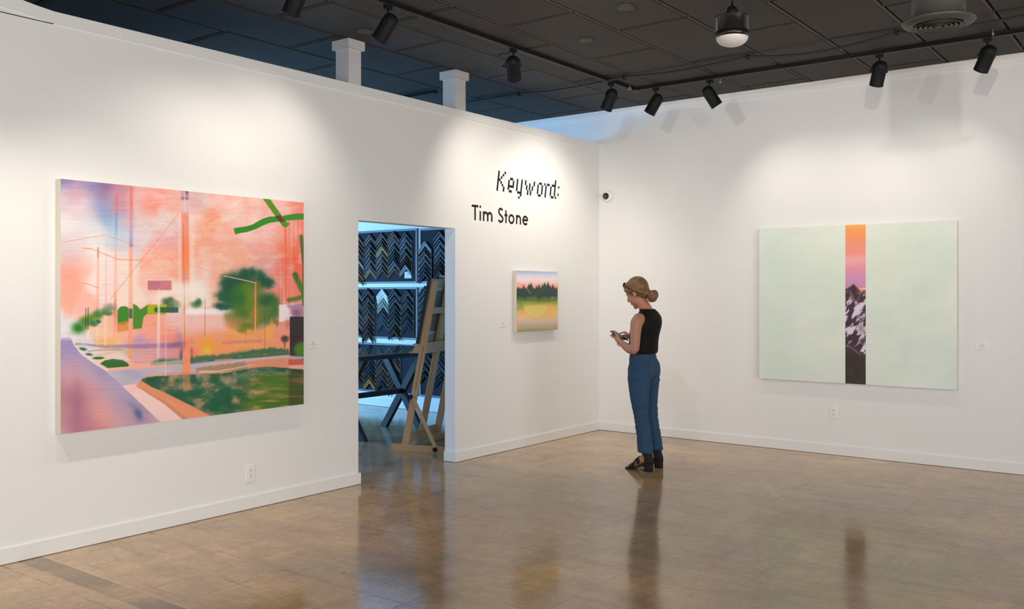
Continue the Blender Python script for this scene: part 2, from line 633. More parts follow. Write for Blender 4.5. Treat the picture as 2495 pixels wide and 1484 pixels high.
def track_head(x, y, target, label, power, along, spread=52, color=(1.0, 0.91, 0.79), knob_side=1):
    """track spotlight: adapter on the rail, stem, yoke and a domed barrel aimed at target"""
    global barrel_me, yoke_me
    th = thing('track_spotlight', label, 'spotlight', (x, y, ZC - 0.036), 0, 'track spotlights')
    ax = MB()
    if along == 'y':
        ax.box(-0.0165, 0.0165, -0.028, 0.028, -0.030, 0.0)
    else:
        ax.box(-0.028, 0.028, -0.0165, 0.0165, -0.030, 0.0)
    ax.build('adapter', M_BLACK, th)
    MB().lathe([(0.0085, -0.055), (0.0085, -0.030)], 12).build('stem', M_BLACK, th)
    pivot = Vector((0, 0, -0.135))
    d = (Vector(target) - (Vector(th.location) + pivot)).normalized()
    az = math.atan2(d.y, d.x)
    # yoke hangs from the stem, turned so that its arms straddle the barrel
    if yoke_me is None:
        ym = MB()
        n = 18
        ring_o, pts = [], []
        for k in range(n + 1):
            a = PI * k / n
            pts.append((0.066 * math.cos(a), 0.066 * math.sin(a) + 0.010))
        pts = [(0.066, -0.018)] + pts + [(-0.066, -0.018)]
        for (a0, b0), (a1, b1) in zip(pts[:-1], pts[1:]):
            q0 = math.hypot(a0, b0); q1 = math.hypot(a1, b1)
            s = 0.060 / 0.066
            v = [(-0.009, a0, b0), (-0.009, a1, b1), (-0.009, a1 * s, b1 * s), (-0.009, a0 * s, b0 * s),
                 (0.009, a0, b0), (0.009, a1, b1), (0.009, a1 * s, b1 * s), (0.009, a0 * s, b0 * s)]
            ym.add(v, [(0, 1, 2, 3), (7, 6, 5, 4), (0, 4, 5, 1), (1, 5, 6, 2), (2, 6, 7, 3), (3, 7, 4, 0)])
        yoke_me = ym.mesh('yoke', M_BLACK)
        bm_ = MB()
        R = 0.0555
        prof = [(0.0005, 0.082), (0.016, 0.0805), (0.030, 0.076), (0.042, 0.067), (0.050, 0.054), (0.0545, 0.038), (R, 0.020),
                (R, -0.116), (R + 0.0012, -0.118), (R + 0.0012, -0.126), (R - 0.004, -0.127), (R - 0.007, -0.118), (R - 0.010, -0.085), (0.0005, -0.083)]
        bm_.lathe(prof, 36, cap=False)
        barrel_me = bm_.mesh('barrel', M_BLACK)
    obj('yoke', yoke_me, th, pivot, (0, 0, az))
    ks = MB().lathe([(0.004, 0.0), (0.004, 0.012), (0.009, 0.012), (0.009, 0.024), (0.0005, 0.025)], 12)
    kn = ks.build('knob', M_BLACK, th)
    kn.location = pivot + Vector((-math.sin(az), math.cos(az), 0)) * 0.064 * knob_side
    kn.rotation_euler = Vector((-math.sin(az) * knob_side, math.cos(az) * knob_side, 0)).to_track_quat('Z', 'Y').to_euler()
    q = d.to_track_quat('-Z', 'Y')
    ba = obj('barrel', barrel_me, th, pivot)
    ba.rotation_euler = q.to_euler()
    MB().lathe([(0.0005, -0.0865), (0.043, -0.0865)], 28, cap=False).build('lens', M_LENS, ba)
    if power > 0:
        ld = bpy.data.lights.new('spot_beam', 'SPOT')
        ld.energy = power
        ld.color = color
        ld.spot_size = math.radians(spread)
        ld.spot_blend = 1.0
        ld.shadow_soft_size = 0.035
        lo = bpy.data.objects.new('spot_beam', ld)
        C.objects.link(lo)
        lo.parent = th
        lo.location = pivot + d * 0.131
        lo.rotation_euler = q.to_euler()
    return th


SP = 0.36
track_head(0.935, -5.05, (0, -5.35, 1.15), 'black track spotlight cut off by the top edge of the photo', 76 * SP, 'y', 108)
track_head(0.935, -4.26, (0, -4.75, 1.75), 'black track spotlight tilted towards the large coral landscape painting', 112 * SP, 'y', 104)
track_head(0.935, -2.83, (0, -1.25, 1.55), 'black track spotlight hanging straight above the lettering', 192 * SP, 'y', 108, knob_side=1)
track_head(0.935, -1.30, (0, -1.05, 1.85), 'black track spotlight just left of where the two tracks meet', 107 * SP, 'y', 120, knob_side=-1)
track_head(1.17, -0.852, (0, -1.30, 1.25), 'black track spotlight just right of where the two tracks meet', 96 * SP, 'x', 112)
track_head(1.735, -0.852, (2.75, 0, 1.40), 'black track spotlight tilted right, towards the mint striped painting', 79 * SP, 'x', 102)
track_head(3.26, -0.852, (2.55, 0, 1.45), 'black track spotlight hanging upright above the mint striped painting', 48 * SP, 'x', 102)
track_head(4.07, -0.852, (3.05, 0, 1.55), 'rightmost black track spotlight, tilted left towards the mint painting', 70 * SP, 'x', 102)
track_head(-1.10, -1.965, (-1.1, 0, 1.5), 'track spotlight mostly hidden behind the top of the left wall', 0, 'x', 50)
track_head(2.35, -4.65, (1.5, 0, 2.5), 'black track spotlight on the crossing track, aimed at the corner', 72, 'x', 76, (1.0, 0.95, 0.89))
track_head(4.95, -6.0, (3.6, 0, 2.5), 'black track spotlight on the nearest track, aimed at the right wall', 150, 'x', 66, (1.0, 0.95, 0.89))
track_head(0.935, -6.25, (0, -5.75, 0.40), 'added unseen track spotlight brightening the lower left wall', 48, 'y', 74)  # extra head added out of view to lift the dim lower wall
# heads further along the tracks, behind the picture's edges, light the wall at the far left and right
track_head(0.935, -7.3, (0, -6.3, 0.5), 'black track spotlight over the near end of the left wall', 300 * SP, 'y', 72)
track_head(6.0, -0.852, (5.6, 0, 1.5), 'black track spotlight over the far end of the right wall', 48 * SP, 'x', 116)


# ------------------------------------------------------------------ pendant, diffuser, ceiling odds and ends
def pendant(loc, label, lens_mat=None, light=None):
    th = thing('pendant_light', label, 'pendant lamp', loc, 0)     # loc: bottom of the lens
    zt = ZC - loc[2]
    MB().lathe([(0.1005, 0.060), (0.0995, 0.100), (0.097, 0.100), (0.0965, 0.104), (0.0985, 0.104), (0.0995, 0.176), (0.108, 0.184), (0.108, 0.189),
                (0.100, 0.192), (0.030, 0.194)], 56).build('housing', M_BLACKG, th)
    MB().lathe([(0.043, 0.190), (0.027, 0.252), (0.022, 0.254)], 32).build('cone', M_BLACK, th)
    MB().lathe([(0.0115, 0.250), (0.0115, zt)], 16).build('rod', M_BLACKG, th)
    MB().lathe([(0.060, zt - 0.018), (0.060, zt - 0.002)], 28).build('canopy', M_BLACK, th)
    prof = [(0.0005, 0.0)] + [(0.098 * math.sin(a), 0.062 - 0.062 * math.cos(a)) for a in [PI / 2 * k / 12 for k in range(1, 13)]]
    prof = [(r, z * 0.9 + 0.006) for r, z in prof]
    MB().lathe(prof, 48, cap=False).build('lens', lens_mat or M_PENDLENS, th)
    if light:
        ld = bpy.data.lights.new('pendant_fill', 'POINT')  # only the added, unseen pendants carry this fill light
        ld.energy, ld.color, ld.shadow_soft_size = light
        lo = bpy.data.objects.new('pendant_fill', ld)
        C.objects.link(lo)
        lo.parent = th
        lo.location = (0, 0, -light[2] - 0.02)
    return th


pendant((3.07, -3.38, 3.075), 'black cylindrical pendant lamp with domed white lens')
# added copies of the lamp, out of view, lit as warm fill
M_LIT = emit('opal_glass_lit', (1, 0.9, 0.76), 3.0)
pendant((5.75, -8.9, 3.20), 'added unseen pendant lamp, warm fill above the near middle of the gallery', M_LIT, (18, (1.0, 0.84, 0.68), 0.10))
pendant((2.9, -7.9, 3.20), 'added unseen pendant lamp, warm fill towards the near end of the left wall', M_LIT, (6, (1.0, 0.84, 0.68), 0.10))

th = thing('duct_diffuser', 'round dark duct with ringed air diffuser at its mouth', 'air vent', (4.18, -2.98, 3.115), 0)
MB().lathe([(0.146, 0.012), (0.146, ZC - 3.115)], 48).build('duct', M_DUCT, th)
MB().lathe([(0.130, 0.006), (0.160, -0.010), (0.190, 0.004), (0.202, 0.018), (0.201, 0.023), (0.188, 0.014), (0.146, 0.016)], 56, cap=False).build('flange', M_DUCT, th)
for k, r in enumerate((0.118, 0.092, 0.066, 0.040)):
    MB().lathe([(r, -0.008 - 0.001 * k), (r + 0.012, -0.014), (r + 0.013, -0.012), (r - 0.006, 0.020), (r - 0.008, 0.020), (r, -0.008 - 0.001 * k)], 48, cap=False).build('louver_ring', M_DUCT, th)
MB().lathe([(0.0005, -0.016), (0.018, -0.014), (0.020, 0.0)], 24).build('hub', M_DUCT, th)
MB().lathe([(0.0005, 0.022), (0.145, 0.022)], 32, cap=False).build('throat', M_VOID, th)
MB().box(0.1465, 0.150, -0.01, 0.01, 0.10, 0.13).build('seam_clip', M_DUCT, th)

for (x, y), lab in zip(((2.171, -3.145), (1.498, -2.612), (0.279, -3.855)),
                       ('round dark ceiling cover plate nearest the top edge of the photo',
                        'round dark ceiling cover plate between the track and the pendant lamp',
                        'round dark ceiling cover plate near the left post')):
    p = thing('ceiling_cover_plate', lab, 'ceiling plate', (x, y, 3.5555), 0, 'ceiling cover plates')
    MB().lathe([(0.0005, -0.014), (0.050, -0.013), (0.060, -0.010)], 36, cap=False).build('plate', M_TEE, p)
    MB().lathe([(0.060, -0.010), (0.067, -0.006), (0.068, 0.0)], 36, cap=False).build('rim', M_TILE, p)

# grey cable clipped along the ceiling
cl = [-3.6, -2.4, -1.2, -0.107, 1.117, 2.324, 3.528, 4.73, 5.9]
sag = [0.004, 0.004, 0.004, 0.020, 0.022, 0.050, 0.030, 0.03]
pts = []
for (xa, xb), s in zip(zip(cl[:-1], cl[1:]), sag):
    for k in range(12):
        t_ = k / 12
        pts.append((xa + (xb - xa) * t_, -1.36 + 0.012 * math.sin(xa * 5 + t_ * 6), 3.540 - s * 4 * t_ * (1 - t_)))
pts.append((cl[-1], -1.36, 3.540))
th = thing('ceiling_cable', 'dark grey cable sagging between clips below the ceiling', 'cable', (0, 0, 0), 0)
MB().tube(pts, 0.0125, 8).build('cable', M_CABLE, th)
for x in cl:
    MB().box(x - 0.008, x + 0.008, -1.385, -1.335, 3.520, 3.5555).build('clip', M_BLACK, th)

M_CLEAR = plain('clear_plastic_hook', (0.55, 0.56, 0.56), 0.15, var=0.02)
for (x, y, r, t_), lab in zip(((3.24, -2.95, 0.020, 0.5), (0.98, -1.02, 0.012, 0.9), (1.78, -0.72, 0.007, 0.2), (4.13, -0.98, 0.010, 1.2)),
                              ('clear loop hook hanging from the ceiling beside the pendant lamp', 'tiny clear loop hook where the two tracks meet',
                               'tiny clear ceiling hook beyond the track, right of the tilted spotlight', 'tiny clear loop hook beside the rightmost spotlight')):
    h = thing('ceiling_hook', lab, 'hook', (x, y, 3.5555), 0, 'clear ceiling hooks')
    MB().tube([(0, 0, 0), (0, 0, -0.03)], 0.0012, 6).build('wire', M_CLEAR, h)
    MB().tube([(r * math.cos(a) * math.cos(t_), r * math.cos(a) * math.sin(t_), -0.03 - r + r * math.sin(a)) for a in [2 * PI * k / 20 for k in range(20)]],
              0.0022, 6, closed=True).build('loop', M_CLEAR, h)


# ------------------------------------------------------------------ sockets, camera, placards
def socket(loc, rotz, label):
    th = thing('wall_socket', label, 'socket', loc, rotz, 'wall sockets')    # plate faces local +x
    MB().box(0, 0.006, -0.038, 0.038, -0.062, 0.062, bev=0.004).build('plate', M_PLATE, th)
    for s in (-1, 1):
        zc = 0.020 * s
        f = MB()
        prof = []
        for k in range(20):
            a = 2 * PI * k / 20
            prof.append((0.0172 * math.cos(a), max(-0.0135, min(0.0135, 0.0172 * math.sin(a))) + zc))
        fo = f.prism(prof, 0.006, 0.0085, 'x').build('receptacle', M_PLATE, th)
        for dy, h in ((-0.0065, 0.0045), (0.0065, 0.0038)):
            MB().box(0.0085, 0.0090, dy - 0.0014, dy + 0.0014, zc + 0.0015 - h, zc + 0.0015 + h + 0.002).build('slot', M_SLOT, fo)
        MB().lathe([(0.0026, 0.0), (0.0026, 0.0006)], 10, M=Matrix.Translation((0.0085, 0, zc - 0.0085)) @ Matrix.Rotation(PI / 2, 4, 'Y')).build('slot', M_SLOT, fo)
    return th


socket((0.0, -4.703, 0.255), 0, 'white wall socket below the coral landscape painting')
socket((2.606, 0.0, 0.402), -PI / 2, 'white wall socket below the mint striped painting')

th = thing('security_camera', 'white round security camera with black eye beside the corner', 'camera', (0.115, 0.0, 2.606), 0)
RX = Matrix.Rotation(PI / 2, 4, 'X')     # lathe axis -> -y
MB().lathe([(0.066, 0.0), (0.065, 0.012), (0.056, 0.024), (0.044, 0.030)], 40, M=RX).build('base', M_PLATE, th)
pb = Matrix.Translation((-0.012, -0.030, 0.004))
MB().ellipsoid((-0.010, -0.032, 0.002), (0.037, 0.034, 0.037), n=28, m=18).build('eyeball', M_BLACKG, th)
qd = Vector((0.2, -1.0, -0.25)).normalized()
MB().lathe([(0.0205, 0.0), (0.0205, 0.010), (0.017, 0.012)], 28, M=Matrix.Translation(Vector((-0.010, -0.032, 0.002)) + qd * 0.028) @ qd.to_track_quat('Z', 'Y').to_matrix().to_4x4()).build('lens_ring', M_GREY, th)
MB().lathe([(0.0005, 0.0135), (0.013, 0.0115), (0.016, 0.010)], 24, cap=False, M=Matrix.Translation(Vector((-0.010, -0.032, 0.002)) + qd * 0.028) @ qd.to_track_quat('Z', 'Y').to_matrix().to_4x4()).build('lens', M_BLACKG, th)
for sx, sz in ((0.040, 0.040), (0.012, -0.056)):
    MB().lathe([(0.003, 0.0), (0.003, 0.003)], 8, M=Matrix.Translation((sx, -0.014, sz)) @ RX).build('screw', M_GREY, th)


def placard(loc, rotz, w, h, label):
    th = thing('label_card', label, 'label', loc, rotz, 'artwork label cards')   # faces local +x
    MB().box(0.0, 0.005, -w / 2, w / 2, -h / 2, h / 2).build('card', M_PLATE, th)
    for z, l in ((0.32, 0.30), (0.10, 0.36), (-0.12, 0.62), (-0.30, 0.12)):
        MB().box(0.005, 0.0053, -w * l / 2, w * l / 2, z * h - 0.0018, z * h + 0.0018).build('print_line', M_PRINT, th)
    return th


placard((0.0, -4.126, 1.149), 0, 0.100, 0.055, 'small white label card right of the coral landscape painting')
placard((0.0, -1.766, 1.234), 0, 0.096, 0.054, 'small white label card left of the small forest painting')
placard((3.880, 0.0, 1.076), -PI / 2, 0.100, 0.056, 'small white label card right of the mint striped painting')

# ------------------------------------------------------------------ wall lettering
CELL = 0.0245
SH = 0.0041           # slant per row
LETTERS = {
    'K': [(0, r) for r in range(8)] + [(4, 0), (3, 1), (2, 2), (1, 3), (2, 4), (3, 5), (4, 6), (4, 7)],
    'e': [(1, 2), (2, 2), (0, 3), (3, 3), (0, 4), (3, 4), (0, 5), (1, 5), (2, 5), (3, 5), (0, 6), (1, 7), (2, 7)],
    'y': [(0, r) for r in range(2, 7)] + [(3, r) for r in range(2, 9)] + [(1, 7), (2, 7), (2, 9)],
    'w': [(0, 2), (0, 3), (1, 4), (1, 5), (2, 6), (2, 7), (3, 3), (3, 4), (3, 5), (4, 6), (4, 7), (5, 4), (5, 5), (6, 2), (6, 3)],
    'o': [(1, 2), (2, 2), (0, 3), (0, 4), (0, 5), (0, 6), (3, 3), (3, 4), (3, 5), (3, 6), (1, 7), (2, 7)],
    'r': [(0, 2), (2, 2), (3, 2), (1, 3), (1, 4), (1, 5), (1, 6), (1, 7)],
    'd': [(3, r) for r in range(0, 7)] + [(1, 2), (2, 2), (0, 3), (0, 4), (0, 5), (0, 6), (1, 7), (2, 7), (4, 7)],
    ':': [(0, 2.35), (0, 5.55)],
}
# y (along the wall) of each glyph's left edge at the top row
place = [('K', -1.835), ('e', -1.664), ('y', -1.528), ('w', -1.392), ('o', -1.176), ('r', -1.061), ('d', -0.948), (':', -0.808)]
th = thing('wall_lettering', 'upper line of black pixel lettering on the left wall', 'lettering', (0.0, -1.30, 2.60), 0)
for ch, y0 in place:
    m = MB()
    if ch == ':':
        for c, r in LETTERS[ch]:
            z1 = 2.712 - r * CELL
            MB().box(0.0002, 0.0012, y0 - r * SH + 1.30, y0 - r * SH + CELL + 1.30, z1 - CELL - 2.60, z1 - 2.60).build('colon_dot', M_INK, th)
        continue
    for c, r in LETTERS[ch]:
        ya = y0 + c * CELL - r * SH
        z1 = 2.712 - r * CELL
        m.box(0.0002, 0.0012, ya + 1.30, ya + CELL * 1.0 + 1.30, z1 - CELL - 2.60, z1 - 2.60)
    m.build('letter', M_INK, th)


def stroke(m, pts, w, x0=0.0002, x1=0.0012, closed=False):
    """flat polyline of width w in the (y, z) plane"""
    n = len(pts)
    Lp, Rp = [], []
    for i in range(n):
        if closed:
            a, b = pts[i - 1], pts[(i + 1) % n]
        else:
            a, b = pts[max(i - 1, 0)], pts[min(i + 1, n - 1)]
        dx, dz = b[0] - a[0], b[1] - a[1]
        l = math.hypot(dx, dz) or 1
        nx, nz = -dz / l * w / 2, dx / l * w / 2
        Lp.append((pts[i][0] + nx, pts[i][1] + nz))
        Rp.append((pts[i][0] - nx, pts[i][1] - nz))
    for i in range(n if closed else n - 1):
        j = (i + 1) % n
        m.prism([Lp[i], Lp[j], Rp[j], Rp[i]], x0, x1, 'x')


def arc(cx, cz, rx, rz, a0, a1, n=20):
    return [(cx + rx * math.cos(math.radians(a0 + (a1 - a0) * k / n)), cz + rz * math.sin(math.radians(a0 + (a1 - a0) * k / n))) for k in range(n + 1)]


H = 0.143              # cap height
X = 0.092              # x-height
SW = 0.0215
th = thing('wall_lettering', 'lower line of black sans-serif lettering on the left wall', 'lettering', (0.0, -1.79, 2.213), 0)


def glyph(y, strokes):
    m = MB()
    for k_, s in enumerate(strokes):
        cl_ = s[0] == 'c'
        stroke(m, [(p[0] + y + 1.79, p[1]) for p in (s[1] if cl_ else s)], SW, x1=0.0010 + 0.0004 * k_, closed=cl_)
    m.build('letter', M_INK, th)


hw = SW / 2
glyph(-2.233, [[(0.0, H - hw), (0.096, H - hw)], [(0.048, 0), (0.048, H)]])                                        # T
glyph(-2.120, [[(0.012, 0), (0.012, X - 0.002)], [(0.012, 0.121), (0.012, 0.143)]])                                   # i
glyph(-2.069, [[(0.0108, 0), (0.0108, X)], arc(0.0415, X - 0.046, 0.0308, 0.036, 180, 0) + [(0.0723, 0)], arc(0.1033, X - 0.046, 0.0308, 0.036, 180, 0) + [(0.1341, 0)]])   # m
glyph(-1.840, [arc(0.045, H - 0.040, 0.031, 0.031, 32, 180, 16) + [(0.0165, H - 0.048), (0.027, H - 0.061), (0.058, 0.062)] + arc(0.042, 0.037, 0.0345, 0.029, 38, -160, 18)])  # S
glyph(-1.737, [[(0.0235, 0), (0.0235, 0.124)], [(0.0, X - hw - 0.004), (0.047, X - hw - 0.004)]])                     # t
glyph(-1.674, [('c', arc(0.048, 0.045, 0.0375, 0.0385, 0, 345, 26))])                                                 # o
glyph(-1.551, [[(0.0108, 0), (0.0108, X)], arc(0.0415, X - 0.046, 0.0308, 0.036, 180, 0) + [(0.0723, 0)]])            # n
glyph(-1.446, [[(0.012, 0.048), (0.090, 0.048)], arc(0.049, 0.045, 0.0382, 0.0385, 4, 318, 28)])                      # e

# ------------------------------------------------------------------ paintings
# colours are laid on a fine grid of the canvas as a colour attribute; the material adds the canvas weave
M_PAINT, _nt, _b = new_mat('oil_on_canvas')
_at = node(_nt, 'ShaderNodeAttribute', attribute_name='paint')
link(_nt, _at.outputs['Color'], _b.inputs['Base Color'])
_b.inputs['Roughness'].default_value = 0.48
_tc = node(_nt, 'ShaderNodeTexCoord')
_ns = node(_nt, 'ShaderNodeTexNoise', Scale=420.0, Detail=2.0)
link(_nt, _tc.outputs['Object'], _ns.inputs['Vector'])
_bp = node(_nt, 'ShaderNodeBump', Strength=0.12, Distance=0.001)
link(_nt, _ns.outputs['Fac'], _bp.inputs['Height'])
link(_nt, _bp.outputs['Normal'], _b.inputs['Normal'])

CA, SA = math.cos(YAW), math.sin(YAW)


def photo_xy(P):
    """sketch coordinates (those of the photograph) of world points, used to lay out the painted design"""
    q = P - np.array(CAM)
    rx = q[..., 0] * CA + q[..., 1] * SA
    dp = -q[..., 0] * SA + q[..., 1] * CA
    return 1247.5 + FPX * rx / dp, 710.0 - FPX * q[..., 2] / dp


_rng = np.random.RandomState(11)


def vnoise(x, y, seed=0):
    """value noise on numpy arrays"""
    xi, yi = np.floor(x).astype(int), np.floor(y).astype(int)
    fx, fy = x - xi, y - yi
    fx, fy = fx * fx * (3 - 2 * fx), fy * fy * (3 - 2 * fy)

    def h(i, j):
        n = (i * 374761393 + j * 668265263 + seed * 974711) & 0x7fffffff
        n = ((n ^ (n >> 13)) * 1274126177) & 0x7fffffff
        return ((n ^ (n >> 16)) & 0xffff) / 65535.0
    a, b, c, d = h(xi, yi), h(xi + 1, yi), h(xi, yi + 1), h(xi + 1, yi + 1)
    return (a + (b - a) * fx) * (1 - fy) + (c + (d - c) * fx) * fy


def fbm(x, y, seed=0, octv=4):
    s, a, t = 0, 0.5, 0
    for k in range(octv):
        s = s + a * vnoise(x * 2 ** k, y * 2 ** k, seed + k * 17)
        t += a
        a *= 0.55
    return s / t


class Paint:
    def __init__(self, X, Y):
        self.X, self.Y = X, Y
        self.img = np.zeros(X.shape + (3,))

    def anchors(self, pts, sig, mask=None, Xw=None, Yw=None):
        X = self.X if Xw is None else Xw
        Y = self.Y if Yw is None else Yw
        acc = np.zeros_like(self.img)
        w = np.full(X.shape, 1e-9)
        for x, y, c in pts:
            g = np.exp(-((X - x) ** 2 + (Y - y) ** 2) / (2 * sig * sig)) + 1e-7 / (1 + (X - x) ** 2 + (Y - y) ** 2)
            acc += g[..., None] * np.array(c)
            w += g
        out = acc / w[..., None]
        self.lay(out, 1.0 if mask is None else mask)

    def lay(self, col, a):
        if np.isscalar(a):
            a = np.full(self.X.shape, a)
        self.img += (np.asarray(col, float) - self.img) * np.clip(a, 0, 1)[..., None]

    def poly_d(self, P, X=None, Y=None):
        X = self.X if X is None else X
        Y = self.Y if Y is None else Y
        d = np.full(X.shape, 1e9)
        ins = np.zeros(X.shape, bool)
        n = len(P)
        for i in range(n):
            ax, ay = P[i]
            bx, by = P[(i + 1) % n]
            ex, ey = bx - ax, by - ay
            wx, wy = X - ax, Y - ay
            t = np.clip((wx * ex + wy * ey) / (ex * ex + ey * ey + 1e-9), 0, 1)
            d = np.minimum(d, (wx - ex * t) ** 2 + (wy - ey * t) ** 2)
            cond = (ay > Y) != (by > Y)
            with np.errstate(divide='ignore', invalid='ignore'):
                xs = ax + ex * (Y - ay) / (ey if abs(ey) > 1e-9 else 1e-9)
            ins ^= cond & (X < xs)
        return np.where(ins, -np.sqrt(d), np.sqrt(d))

    def poly(self, P, c, a=1.0, blur=0.8, warp=0.0, seed=3, ws=9.0):
        X, Y = self.X, self.Y
        if warp:
            X = X + warp * (fbm(self.X / ws, self.Y / ws, seed) - 0.5) * 2
            Y = Y + warp * (fbm(self.X / ws, self.Y / ws, seed + 5) - 0.5) * 2
        d = self.poly_d(P, X, Y)
        m = np.clip(0.5 - d / (2 * blur), 0, 1)
        m = m * m * (3 - 2 * m)
        self.lay(c, m * a)

    def rect(self, x0, y0, x1, y1, c, a=1.0, blur=0.7):
        self.poly([(x0, y0), (x1, y0), (x1, y1), (x0, y1)], c, a, blur)

    def blob(self, x, y, rx, ry, c, a=1.0, rot=0.0, hard=1.0, warp=0.0):
        X, Y = self.X, self.Y
        if warp:
            X = X + warp * (fbm(X / 11, Y / 11, int(x)) - 0.5) * 2
            Y = Y + warp * (fbm(self.X / 11, Y / 11, int(y) + 9) - 0.5) * 2
        cs, sn = math.cos(rot), math.sin(rot)
        u = ((X - x) * cs + (Y - y) * sn) / rx
        v = (-(X - x) * sn + (Y - y) * cs) / ry
        r = u * u + v * v
        self.lay(c, a * np.exp(-r ** hard))

    def line(self, P, w, c, a=1.0, blur=0.6):
        d = np.full(self.X.shape, 1e9)
        for (ax, ay), (bx, by) in zip(P[:-1], P[1:]):
            ex, ey = bx - ax, by - ay
            wx, wy = self.X - ax, self.Y - ay
            t = np.clip((wx * ex + wy * ey) / (ex * ex + ey * ey + 1e-9), 0, 1)
            d = np.minimum(d, (wx - ex * t) ** 2 + (wy - ey * t) ** 2)
        d = np.sqrt(d)
        self.lay(c, a * np.clip((w / 2 + blur - d) / (2 * blur), 0, 1))

    def colpole(self, x0, x1, stops, a, x0b=None, x1b=None, ya=0, yb=1, blur=0.6):
        """vertical band whose colour changes with height; stops: (y, colour, alpha)"""
        t = np.clip((self.Y - ya) / (yb - ya), 0, 1)
        l = x0 + ((x0b if x0b is not None else x0) - x0) * t
        r = x1 + ((x1b if x1b is not None else x1) - x1) * t
        m = np.clip((self.X - l) / (2 * blur) + 0.5, 0, 1) * np.clip((r - self.X) / (2 * blur) + 0.5, 0, 1)
        ys = [s[0] for s in stops]
        col = np.stack([np.interp(self.Y, ys, [s[1][k] for s in stops]) for k in range(3)], -1)
        al = np.interp(self.Y, ys, [s[2] for s in stops], left=0, right=0)
        self.lay(col, m * al * a)


def canvas(name, label, origin, du, nu, dv, nv, thick, normal, paint_fn, gain, us=None):
    """stretched canvas: origin = lower left front corner, du/dv vectors over the whole width/height"""
    origin, du, dv, normal = (np.array(q, float) for q in (origin, du, dv, normal))
    th = thing(name, label, 'painting', tuple(origin - normal * thick), 0)
    base = origin - normal * thick
    u = np.linspace(0, 1, nu + 1) if us is None else np.array(us)
    nu = len(u) - 1
    v = np.linspace(0, 1, nv + 1)
    U, V = np.meshgrid(u, v)
    P = origin + U[..., None] * du + V[..., None] * dv
    X, Y = photo_xy(P)
    pt = Paint(X, Y)
    paint_fn(pt)
    rgb = np.clip(pt.img, 0, 255) / 255.0
    rgb = np.where(rgb <= 0.04045, rgb / 12.92, ((rgb + 0.055) / 1.055) ** 2.4)
    rgb = np.clip(rgb * gain, 0, 0.95)
    me = bpy.data.meshes.new('canvas')
    co = (P - base).reshape(-1, 3)
    W_ = nu + 1
    ii, jj = np.meshgrid(np.arange(nu), np.arange(nv))
    a = (jj * W_ + ii).reshape(-1)
    F = np.stack([a, a + 1, a + 1 + W_, a + W_], -1)
    nrm = np.cross(du, dv)
    if nrm @ normal < 0:
        F = F[:, ::-1]
    me.vertices.add(len(co))
    me.vertices.foreach_set('co', co.reshape(-1))
    me.loops.add(F.size)
    me.loops.foreach_set('vertex_index', F.reshape(-1).astype(np.int32))
    me.polygons.add(len(F))
    me.polygons.foreach_set('loop_start', (np.arange(len(F)) * 4).astype(np.int32))
    me.update(calc_edges=True)
    ca = me.color_attributes.new('paint', 'FLOAT_COLOR', 'POINT')
    ca.data.foreach_set('color', np.concatenate([rgb.reshape(-1, 3), np.ones((len(co), 1))], -1).reshape(-1).astype(np.float32))
    me.materials.append(M_PAINT)
    obj('painted_face', me, th)
    # sides and back of the stretched canvas
    c4 = [np.zeros(3), du, du + dv, dv]
    fr = [tuple(q + normal * (thick - 0.0006)) for q in c4]
    bk = [tuple(q + normal * 0.004) for q in c4]
    MB().add(fr + bk, [(0, 1, 5, 4), (1, 2, 6, 5), (2, 3, 7, 6), (3, 0, 4, 7), (7, 6, 5, 4), (0, 1, 2, 3)]).build('canvas_edge', M_CANVAS_EDGE, th)
    return th


